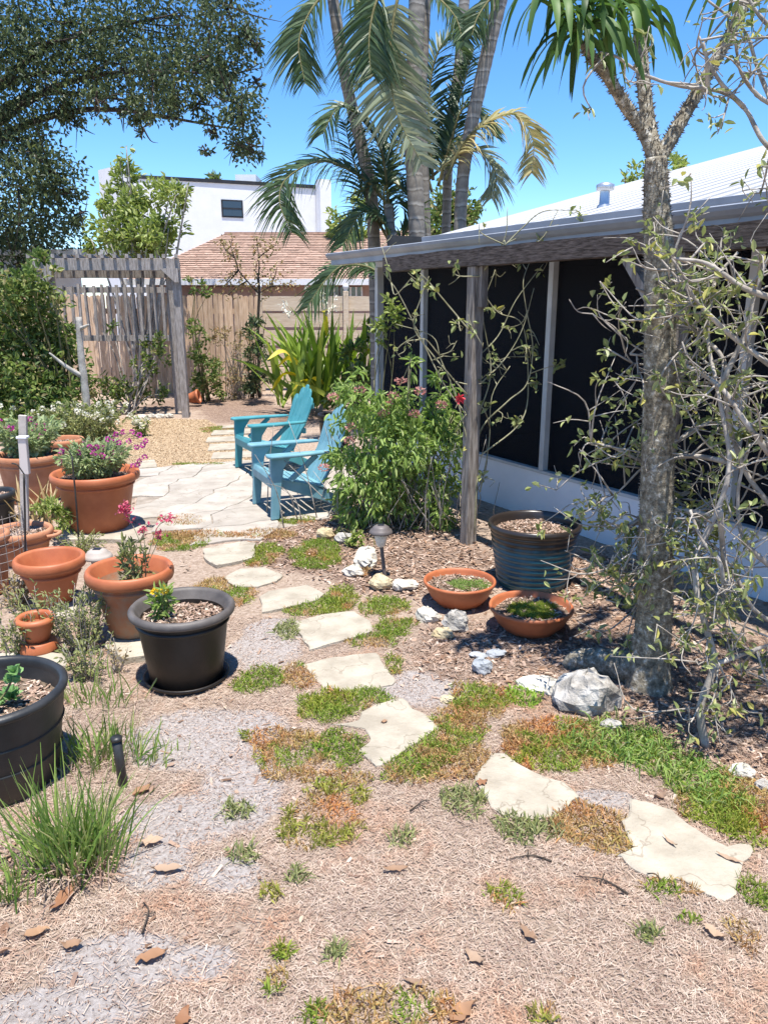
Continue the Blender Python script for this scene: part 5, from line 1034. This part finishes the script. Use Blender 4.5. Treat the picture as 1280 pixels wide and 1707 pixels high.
# low plants at the shrub's foot and the porch wall
b = gnd(735, 880); bush('leafy_seedling', 'upright green seedling at the foot of the timber post', 'plant', pix_blobs([(735, 860, 12), (725, 845, 10), (740, 875, 10)], b[1] - .05, .05), MT['pentas'], 700, .08, .03, b, stems=6, stem_r=.004)
b = gnd(598, 910); bush('white_edged_plant', 'small variegated plant beside the white limestone lump', 'plant', pix_blobs([(590, 895, 10), (600, 905, 9), (588, 912, 8)], b[1], .03), MT['paleleaf'], 900, .05, .03, b, stems=4, stem_r=.004)

# ================================================================== plants in and around the pots
def sprig(name, label, cat, c, n, h, spread, leafm, L, W, nl, stemm='stem', bloom=None, bloom_n=0, bloom_r=.012, group=None, r=.0025, bloom_pos='tip'):
    """n thin stems from c with leaves along them and blooms on top"""
    c = np.asarray(c, float); t = thing(name, label, cat, c, group); g = Geo(); A = []; T = []
    for k in range(n):
        a = rng.random() * 2 * np.pi; s = spread * math.sqrt(rng.random()); e = c + np.array([math.cos(a) * s, math.sin(a) * s, h * rng.uniform(.6, 1.1)]); b = c + np.array([math.cos(a), math.sin(a), 0]) * s * .3
        P = smooth_path([b, (b + e) / 2 + rng.normal(size=3) * h * .06, e], 5); tube(g, P, [r, r * .5], 4); A.append(P[2:]); T.append(P[-1])
    g.build('stems', MT[stemm], t, True); A = np.concatenate(A); P = A[rng.integers(0, len(A), nl)] + rng.normal(size=(nl, 3)) * .006
    D = unit(P - c - np.array([0, 0, h * .3]) + rng.normal(size=P.shape) * h * .5); g = Geo(); leaves(g, P, D, rng.uniform(L * .6, L * 1.2, nl), rng.uniform(W * .6, W * 1.2, nl)); kind(g.build('foliage', MT[leafm], t), 'stuff')
    if bloom:
        T = np.array(T)
        for k in range(bloom_n):
            g = Geo()
            cc = T[k % n] + rng.normal(size=3) * .012 * (k >= n) + np.array([0, 0, .004]); m = 26; Q = cc + unit(rng.normal(size=(m, 3))) * bloom_r * .55; leaves(g, Q, unit(Q - cc), bloom_r * .9, bloom_r * .7); g.build('bloom', MT[bloom], t)
    return t
cA = pA + np.array([0, 0, .41]); sprig('flowering_plant', 'silvery green plant with magenta globe flowers in the large corner pot', 'plant', cA, 120, .22, .25, 'bloomleaf', .055, .022, 2300, 'vine', 'magenta', 16, .019)
tA = thing('flower_stalks', 'thin stalks with small magenta flowers leaning right from the corner pot', 'plant', cA)
g = Geo(); g2 = Geo()
for px, py in ((205, 720), (232, 725), (215, 735), (193, 724), (238, 742), (228, 745), (241, 762), (232, 768), (229, 775), (222, 776), (180, 732), (198, 738), (220, 720), (243, 735)):
    e = atY(px, py, pA[1] - .05); tube(g, smooth_path([cA + np.array([.1, 0, 0]), (cA + e) / 2 + np.array([.05, 0, .08]), e], 4), .0016, 4); m = 30; Q = e + unit(rng.normal(size=(m, 3))) * .010; g2 = Geo(); leaves(g2, Q, unit(Q - e), .014, .012); g2.build('bloom', MT['magenta'], tA)
g.build('stalks', MT['vine'], tA, True)
cB = pB + np.array([0, 0, .36]); sprig('flowering_plant', 'green plant with magenta flowers in the pot behind the rain gauge', 'plant', cB, 110, .30, .28, 'bloomleaf', .06, .028, 2000, 'vine', 'magenta', 14, .022)
sprig('flowering_plant', 'bushy green plant dotted with small white flowers before the arbor', 'plant', gnd(140, 735), 150, .42, .62, 'sage', .07, .03, 2600, 'vine', 'whitebloom', 44, .028)
sprig('flowering_plant', 'leafy stems with white flowers along the foot of the left hedge', 'plant', gnd(50, 735), 90, .42, .5, 'hedgeleaf', .08, .035, 1600, 'vine', 'whitebloom', 20, .03)
sprig('pale_flower_plant', 'small plant with pale yellow flowers at the edge of the gravel path', 'plant', gnd(236, 728), 26, .22, .1, 'paleleaf', .05, .02, 260, 'vine', 'whitebloom', 14, .028)
cE = np.array([pE[0] + .05, pE[1] - .02, .22]); sprig('snapdragon_sprig', 'grey green sprig with pinkish red blooms growing from the stained terracotta pot', 'plant', cE, 12, .30, .07, 'sage', .055, .014, 260, 'vine')
tE2 = thing('bloom_spikes', 'crimson flower spikes on thin stalks above the stained terracotta pot', 'flower', cE); g = Geo(); g2 = Geo()
for pts in ([(244, 940), (232, 900), (210, 852), (208, 846)], [(244, 940), (240, 895), (240, 880)], [(246, 930), (262, 880), (284, 864)], [(246, 940), (262, 905), (264, 888)]):
    P = pixpath(pts, pE[1] - .05, 8); tube(g, P, .002, 4); z = P[int(len(P) * (.55 if len(pts) == 4 and pts[-1][0] < 230 else .8)):]; m = 90 if pts[-1][0] < 230 else 30; Q = z[rng.integers(0, len(z), m)] + rng.normal(size=(m, 3)) * .012; g2 = Geo(); leaves(g2, Q, rng.normal(size=(m, 3)), .018, .014); g2.build('bloom_spike', MT['crimson'], tE2)
g.build('stalks', MT['vine'], tE2, True)
cF = np.array([pF[0] - .075, pF[1] - .02, .29]); sprig('seedling', 'upright green seedling with yellow flower in the dark brown pot', 'plant', cF, 7, .14, .035, 'pentas', .055, .017, 110, 'stem', 'yellowbloom', 2, .016)
cH = np.array([pH[0] + .02, pH[1] - .03, .285]); tH2 = thing('succulent', 'pale green succulent rosette in the large charcoal pot', 'plant', cH); g = Geo()
for k, (ox, oy, oz) in enumerate(((0, 0, .02), (-.06, .03, .015), (.05, .05, .02), (.075, .02, .10), (.085, .03, .13))):
    n = 26 if k < 3 else 9; a = rng.random(n) * 2 * np.pi; e = rng.uniform(.1, 1.1, n); leaves(g, np.repeat((cH + [ox, oy, oz])[None], n, 0), np.c_[np.cos(a) * np.cos(e), np.sin(a) * np.cos(e), np.sin(e)], .05 if k < 3 else .035, .032, fold=.1)
g.build('leaves', MT['succ'], tH2); g = Geo(); tube(g, smooth_path([cH, cH + [.05, .02, .06], cH + [.085, .03, .13]]), .004, 5); g.build('stem', MT['stem'], tH2)
for c, lab, dx, s in ((pK1, 'spiky dark green tuft in the farther terracotta bowl', .05, 1), (pK2, 'mossy green groundcover in the nearer terracotta bowl', .02, 1.25)):
    n = int(2600 * s); t = thing('bowl_plant', lab, 'plant', np.array([c[0], c[1], .105])); q = np.sqrt(rng.random(n)) ; a = rng.random(n) * 2 * np.pi; P = np.c_[c[0] + dx + q * np.cos(a) * .11 * s, c[1] + q * np.sin(a) * .085 * s, np.full(n, .108)]; keep = fbm(P[:, 0], P[:, 1], 26, 2) > -.08; P = P[keep]
    g = Geo(); ribbons(g, P, rng.normal(size=P.shape) * .5 + np.array([.5 if s == 1 else 0, 0, .8]), rng.uniform(.02, .05, len(P)), .004, .4, 2); kind(g.build('foliage', MT['grass' if s == 1 else 'moss'], t), 'stuff')
# aloe clump between the pots
c = gnd(80, 868); t = thing('aloe_clump', 'clump of grey green and bronze aloe spears between the left pots', 'plant', c); 
for k in range(34):
    a = rng.random() * 2 * np.pi; e = rng.uniform(.7, 1.45); L = rng.uniform(.22, .40); d = np.array([math.cos(a) * math.cos(e), math.sin(a) * math.cos(e) * .7, math.sin(e)]); root = c + np.array([rng.normal() * .13, rng.normal() * .06, 0.0]); tt_ = np.linspace(0, 1, 7)[:, None]
    P = root + d * L * tt_ + np.array([math.cos(a), math.sin(a), 0]) * .06 * tt_ ** 2; big_leaf(P, .035, MT['aloe'], t, fold=.5, prof=lambda q: (1 - q) ** .7 + .03, nrm=np.array([math.cos(a), math.sin(a), .1]))
bush('leafy_plant', 'yellow green leafy plant between the bowl pot and the large corner pot', 'plant', pix_blobs([(105, 860, 22), (85, 850, 18), (120, 870, 12), (60, 845, 14)], pC[1] + .5, .1), MT['paleleaf'], 900, .06, .02, gnd(105, 890), stems=12, stem_r=.004)
sprig('weed_plant', 'spindly grey green weed leaning over the small empty pot', 'plant', gnd(70, 1075), 18, .26, .13, 'sage', .035, .012, 420, 'twig')
sprig('weed_plant', 'dry grey weed clump right of the small empty pot', 'plant', gnd(138, 1085), 46, .30, .15, 'sage', .026, .011, 950, 'twig'); sprig('weed_plant', 'thin weeds at the left edge beside the small pot', 'plant', gnd(25, 1095), 20, .2, .12, 'sage', .03, .011, 320, 'twig')
sprig('weed_plant', 'dry brown weeds below the wire cage at the left edge', 'plant', gnd(25, 1010), 26, .17, .14, 'dryleaf', .026, .011, 420, 'twig'); sprig('weed_plant', 'pale weeds in front of the cream slab under the stained pot', 'plant', gnd(150, 1130), 26, .17, .12, 'sage', .028, .01, 360, 'twig')
sprig('weed_plant', 'low yellowish weeds in front of the large corner pot', 'plant', gnd(140, 920), 26, .1, .16, 'sage', .035, .011, 320, 'twig')
sprig('weed_plant', 'short dry weed between the stained pot and dark brown pot', 'plant', gnd(195, 1120), 10, .14, .06, 'dryleaf', .02, .008, 80, 'twig')

# ================================================================== ground cover, grass and litter
def world_ellipse(px, py, rx, ry):
    c = gnd(px, py); return c, rx * (c[1] * CP + CAMH * SP) / FPX, abs(gnd(px, py - ry)[1] - gnd(px, py + ry)[1]) / 2
def off_stones(P):
    k = np.ones(len(P), bool)
    for q in ALLSTONES:
        c = q.mean(0); k &= ~in_poly(P, c + (q - c) * .97)
    return k
COVER = [(530, 925, 45, 22, 'g'), (440, 925, 30, 17, 'g'), (300, 905, 45, 13, 'm'), (400, 985, 28, 24, 'm'), (520, 1012, 60, 14, 'g'), (570, 996, 26, 18, 'g'), (640, 1012, 38, 16, 'g'), (615, 1066, 70, 14, 'm'), (660, 1048, 36, 18, 'g'), (655, 1112, 15, 17, 'g'), (580, 1172, 80, 20, 'g'), (540, 1188, 40, 20, 'g'), (500, 1130, 26, 22, 'd'), (430, 1138, 40, 22, 'g'), (482, 1052, 22, 14, 's'),
         (570, 1248, 38, 32, 'g'), (485, 1262, 62, 36, 'd'), (440, 1232, 35, 18, 'm'), (795, 1165, 58, 24, 'g'), (775, 1200, 45, 26, 'm'), (800, 1190, 40, 20, 'd'), (750, 1228, 50, 30, 'g'), (700, 1268, 58, 26, 'g'), (755, 1268, 60, 30, 'd'), (690, 1295, 50, 15, 'd'), (878, 1165, 30, 20, 'b'), (915, 1225, 70, 26, 'd'), (920, 1258, 80, 26, 'g'), (985, 1270, 45, 20, 'd'), (870, 1240, 30, 20, 'g'), (1020, 1240, 80, 36, 'l'), (1090, 1262, 70, 36, 'l'), (1170, 1310, 60, 36, 'l'), (1190, 1350, 60, 36, 'g'), (1240, 1370, 50, 40, 'g'), (1250, 1330, 40, 40, 'd'),
         (1252, 1490, 28, 30, 'g'), (1235, 1560, 28, 34, 'm'), (985, 1385, 66, 44, 'd'), (862, 1382, 36, 30, 's'), (915, 1385, 26, 22, 's'), (772, 1340, 38, 24, 's'), (530, 1372, 70, 46, 'y'), (560, 1330, 50, 22, 'y'), (395, 1352, 30, 14, 's'), (838, 1502, 30, 20, 'g'), (672, 1402, 22, 12, 's'), (460, 1632, 24, 24, 'g'), (470, 1590, 14, 13, 'g'), (555, 1592, 17, 14, 's'), (640, 1682, 115, 36, 'd'), (528, 1690, 20, 22, 'g'), (905, 1692, 40, 22, 'y'), (450, 1492, 20, 14, 'y'), (408, 1432, 25, 12, 's'), (1075, 1562, 20, 12, 's'), (1130, 1482, 55, 18, 'm'), (495, 1465, 16, 14, 's'), (300, 870, 40, 10, 'd'), (350, 985, 30, 20, 'd'), (430, 892, 60, 8, 'd'), (340, 893, 80, 6, 'd'),
         (365, 717, 30, 5, 'm'), (1160, 1420, 0.1, .1, 'g'), (330, 775, 40, 2.2, 'm'), (495, 868, 30, 6, 'm'), (560, 1300, 60, 12, 'd'), (600, 950, 20, 10, 'd'), (1150, 1535, 25, 15, 'd')]
G = {k: Geo() for k in ('moss', 'drymoss', 'sage', 'grass', 'bright')}
MT['bright'] = leafmat('bright lime ground cover', [(.24, .38, .05), (.32, .46, .08), (.2, .32, .05)], .35, .5, .2)
MT['ygreen'] = leafmat('yellow green ground cover', [(.27, .29, .05), (.36, .35, .08), (.20, .24, .05), (.40, .30, .12)], .3, .6, .15); G['ygreen'] = Geo()
def tuft(key, P, h, w, up=.9, droop=.35, seg=2): ribbons(G[key], P, rng.normal(size=P.shape) * .55 + np.array([0, 0, up]), h * rng.uniform(.5, 1.2, len(P)), w * rng.uniform(.7, 1.3, len(P)), droop, seg)
for px, py, rx, ry, k in COVER:
    c, a, b = world_ellipse(px, py, rx, ry); n = int(min(14000, max(120, math.pi * a * b * 30000 * (1.0 if py > 1150 else .8)))); q = np.sqrt(rng.random(n)) * 1.12; an = rng.random(n) * 2 * np.pi
    P = np.c_[c[0] + q * np.cos(an) * a, c[1] + q * np.sin(an) * b, np.zeros(n)]; edge = q + fbm(P[:, 0], P[:, 1], 9, 3) * 1.5; dens = fbm(P[:, 0], P[:, 1], 30, 2)
    P = P[(edge < 1.08) & (dens > -.22)]; P = P[off_stones(P)]; P[:, 2] = ground_z(P[:, 0], P[:, 1]) + rng.uniform(0, .012, len(P))
    z = fbm(P[:, 0] + 7, P[:, 1], 11, 3)
    if k == 'g': m = z > -.13; tuft('moss', P[m], .042, .005); tuft('drymoss', P[~m], .036, .0047)
    elif k == 'm': m = z > .02; tuft('moss', P[m], .04, .005); tuft('drymoss', P[~m], .03, .0045)
    elif k == 'd': m = z > .14; tuft('moss', P[m], .03, .0048); tuft('drymoss', P[~m], .04, .0047)
    elif k == 's': tuft('sage', P[: len(P) * 2 // 3], .055, .006)
    elif k == 'y': m = z > -.12; tuft('ygreen', P[m], .042, .006); tuft('drymoss', P[~m][::2], .034, .0047)
    elif k == 'b': tuft('bright', P[: len(P) // 2], .04, .008)
    elif k == 'l': tuft('moss', P[::2], .04, .005); tuft('grass', P[::5], .13, .005, 1.0, .7, 4)
lbl = {'moss': 'short green groundcover in patches round the flagstones', 'drymoss': 'dried orange brown groundcover in patches round the flagstones', 'sage': 'grey green herb tufts scattered over the sandy ground', 'grass': 'longer loose grass blades below the spiny tree and boulder', 'bright': 'bright lime green groundcover clump beside the cream rock', 'ygreen': 'yellowish green groundcover patch in the open sand'}
for k, gg in G.items():
    if gg.n: tag(gg.build({'moss': 'green_groundcover', 'drymoss': 'dry_groundcover', 'sage': 'herb_tufts', 'grass': 'long_grass', 'bright': 'lime_groundcover', 'ygreen': 'yellow_groundcover'}[k], MT[k]), lbl[k], 'groundcover', kind='stuff')
# chive clumps
def chives(label, px, py, n, h, sp, dry=True):
    c = gnd(px, py); t = thing('chive_clump', label, 'plant', c, 'chive clumps'); P = c + np.c_[rng.normal(0, sp, n), rng.normal(0, sp * .7, n), np.zeros(n)]; g = Geo(); D = np.c_[rng.normal(0, .2, n), rng.normal(0, .2, n), np.ones(n)]; D[:, :2] += (P - c)[:, :2] * 1.6
    ribbons(g, P, D, rng.uniform(.5, 1.1, n) * h, .006, rng.uniform(0, .35, n), 5, taper=.8, curl=rng.normal(size=(n, 3)) * .12); kind(g.build('blades', MT['grass'], t), 'stuff')
    if dry:
        m = n; P = c + np.c_[rng.normal(0, sp * 1.1, m), rng.normal(0, sp * .8, m), np.zeros(m)]; g = Geo(); ribbons(g, P, rng.normal(size=(m, 3)) * .5 + np.array([0, -.1, .9]), rng.uniform(.3, .6, m) * h, .005, .5, 4); kind(g.build('dry_blades', MT['straw'], t), 'stuff')
chives('large bright green chive clump with dry straw base beside the charcoal pot', 122, 1448, 360, .34, .055); chives('thin yellowing chive clump between the charcoal pot and the black stake', 165, 1265, 170, .2, .09); chives('few short chive shoots standing right of the black stake', 262, 1270, 22, .10, .05, False); chives('loose grassy shoots behind the charcoal pot', 165, 1170, 70, .15, .09)
chives('small grass tuft at the left edge of the picture', 5, 1500, 60, .16, .04)

# straw, mulch and leaf litter
def scatter(n, x0, x1, y0, y1):
    P = np.c_[rng.uniform(x0, x1, n), rng.uniform(y0, y1, n), np.zeros(n)]; k = np.abs(P[:, 0]) < P[:, 1] * .56 + .25; P = P[k]; P = P[off_stones(P) | (rng.random(len(P)) < .012)]
    return P
P = scatter(340000, -2.0, 2.0, 1.3, 3.9); zsn = zone_at(P[:, 0], P[:, 1], SAND); zmu = zone_at(P[:, 0], P[:, 1], MULCH)
keep = rng.random(len(P)) < np.clip(1.0 - .93 * zsn - .4 * zmu, .05, 1) * np.clip(.95 + fbm(P[:, 0], P[:, 1], 6, 3) * 2.2, .15, 1); keep &= rng.random(len(P)) < np.clip(1.35 - .25 * P[:, 1], .3, 1)
P = P[keep]; P[:, 2] = ground_z(P[:, 0], P[:, 1]); g = Geo(); n = len(P)
flakes(g, P, rng.uniform(.008, .040, n) * rng.uniform(.6, 1.25, n), rng.uniform(.0009, .0021, n), .16, .007); tag(g.build('dry_straw', MT['straw']), 'dry straw and shredded leaf litter covering the open ground', 'litter', kind='stuff'); print('straw', n)
P = scatter(90000, -3.2, 3.2, 1.5, 9.0); zmu = zone_at(P[:, 0], P[:, 1], MULCH); keep = rng.random(len(P)) < np.clip(.03 + zmu, 0, 1); P = P[keep]
inpat = in_poly(P, pat) | in_poly(P, gp); P = P[~inpat]; P = P[((P - hp(0, 0.01, 0)) @ HN) < 0]; P[:, 2] = ground_z(P[:, 0], P[:, 1]); n = len(P); g = Geo(); flakes(g, P, rng.uniform(.012, .05, n), rng.uniform(.004, .016, n), .3, .006)
tag(g.build('mulch_chips', MT['mulch']), 'brown bark and leaf mulch over the beds by the house', 'mulch', kind='stuff'); print('mulch', n)
P = scatter(9000, -3.2, 3.2, 1.4, 9.0); zmu = zone_at(P[:, 0], P[:, 1], MULCH); P = P[rng.random(len(P)) < .035 + .7 * zmu]; P = P[~(in_poly(P, gp) | in_poly(P, pat))]; P = P[((P - hp(0, 0.02, 0)) @ HN) < 0]; P[:, 2] = ground_z(P[:, 0], P[:, 1]) + .01; n = len(P); g = Geo(); a = rng.random(n) * 2 * np.pi
leaves(g, P, np.c_[np.cos(a), np.sin(a), rng.normal(0, .25, n)], rng.uniform(.02, .055, n), rng.uniform(.01, .024, n), np.c_[rng.normal(0, .4, n), rng.normal(0, .4, n), np.ones(n)], .3); tag(g.build('leaf_litter', MT['litter']), 'small dry brown leaves strewn over the mulch', 'litter', kind='stuff')
# dark debris specks on the sand
P = scatter(60000, -2.2, 1.6, 1.4, 4.2); P = P[zone_at(P[:, 0], P[:, 1], SAND) > .3]; P[:, 2] = ground_z(P[:, 0], P[:, 1]); n = len(P); g = Geo(); flakes(g, P, rng.uniform(.003, .012, n), rng.uniform(.001, .0035, n), .3, .005); tag(g.build('dark_specks', MT['mulch']), 'dark crumbs and bits of bark on the pale sand', 'litter', kind='stuff')
# single fallen leaves one can pick out
FL = [('large tan leaf lying alone on the sand at the bottom left', 252, 1597, .085, .04, .5), ('curled brown leaf on the bare sand below the chives', 280, 1457, .11, .03, .1), ('brown folded leaf standing beside the large chive clump', 104, 1503, .10, .04, 1.2), ('reddish brown leaf left of the chive shoots near the stake', 238, 1322, .075, .045, .9), ('crumpled brown leaf above the curled one on the sand', 252, 1410, .07, .04, .2),
      ('small orange brown leaf on the middle flagstone', 640, 1210, .03, .022, .3), ('pinkish brown leaf on the left edge of the second nearest flagstone', 803, 1312, .045, .03, .2), ('curled straw coloured leaf in the grass below the boulder', 1100, 1240, .07, .02, 1.9), ('dark curled leaf strip on the largest flagstone', 1115, 1412, .06, .012, 2.0), ('dry leaf at the right rim of the largest flagstone', 1215, 1440, .08, .018, 2.5), ('pale leaf on the straw right of centre bottom', 880, 1562, .06, .025, 2.2), ('small orange leaf at the bottom edge', 305, 1700, .06, .035, 1.4), ('pale dry leaf on the straw in the middle foreground', 660, 1455, .075, .022, .05), ('tan leaf near the bottom centre', 790, 1600, .06, .03, 2.4), ('brown leaf in the straw below the dry groundcover', 1190, 1562, .06, .03, 2.4), ('pale brown leaf at the very bottom right of centre', 770, 1690, .085, .045, .6), ('dark leaf scrap on the sand near the bottom left', 120, 1580, .06, .03, .1), ('brown leaf among the leaf litter below the chives', 60, 1560, .07, .035, .5), ('orange brown leaf left of the sage tuft', 690, 1640, .055, .02, 2.8), ('orange leaf lying in the pocket right of the second nearest flagstone', 1100, 1331, .05, .03, .4)]
for lab, px, py, L, W, a in FL:
    zt_ = .018 if 'flagstone' in lab and 'pocket' not in lab else None; c = gnd(px, py); c[2] = zt_ if zt_ else float(ground_z(c[0], c[1])) + .012; d = np.array([math.cos(a), math.sin(a), 0]); t = np.linspace(-.5, .5, 9)[:, None]; cu = rng.uniform(.1, .35)
    o = big_leaf(c + d * L * t + np.array([0, 0, 1]) * (cu * L * (t * 1.6) ** 2), W, MT['fallen'], None, 'fallen_leaf', .35, lambda q: np.sin(np.clip(q, .01, .99) * np.pi) ** .8, np.array([0, .05, 1.])); tag(o, lab, 'leaf', 'fallen brown leaves')
    vv = np.zeros(len(o.data.vertices) * 3, np.float32); o.data.vertices.foreach_get('co', vv); vv = vv.reshape(-1, 3) + rng.normal(size=(len(o.data.vertices), 3)) * np.array([.07, .07, .09]) * W; vv[:, 2] = np.maximum(vv[:, 2], c[2] - .004); o.data.vertices.foreach_set('co', vv.astype(np.float32).ravel()); o.data.update()
# fallen twigs
for k, (px, py, L, a) in enumerate([(1000, 1480, .16, 2.6), (880, 1440, .14, 3.0), (240, 1530, .13, 1.8), (700, 1345, .1, .8), (1090, 1470, .08, 2.0), (60, 1420, .3, .5)]):
    c = gnd(px, py); c[2] = float(ground_z(c[0], c[1])) + .01; d = np.array([math.cos(a), math.sin(a), 0]); g = Geo(); tube(g, smooth_path([c - d * L / 2, c + np.array([.01, .012, .004]), c + d * L / 2 + np.array([0, -.02, .006])], 4), [.0035, .0025, .0012], 5); tube(g, [c, c + np.array([d[1], -d[0], .1]) * L * .25], .0018, 4)
    tag(g.build('fallen_twig', MT['bark'], None, True), ['thin dark twig on the straw below the dry groundcover', 'short dark twig left of the dry groundcover on the straw', 'fine twig on the sand at the lower left', 'small twig beside the yellowish groundcover patch', 'small bent twig on the straw below the largest flagstone', 'long pale stick leaning by the charcoal pot'][k], 'twig', 'fallen twigs')
print('objects', len(bpy.data.objects), 'tris', sum(len(o.data.loops) - 2 * len(o.data.polygons) for o in bpy.data.objects if o.type == 'MESH'))
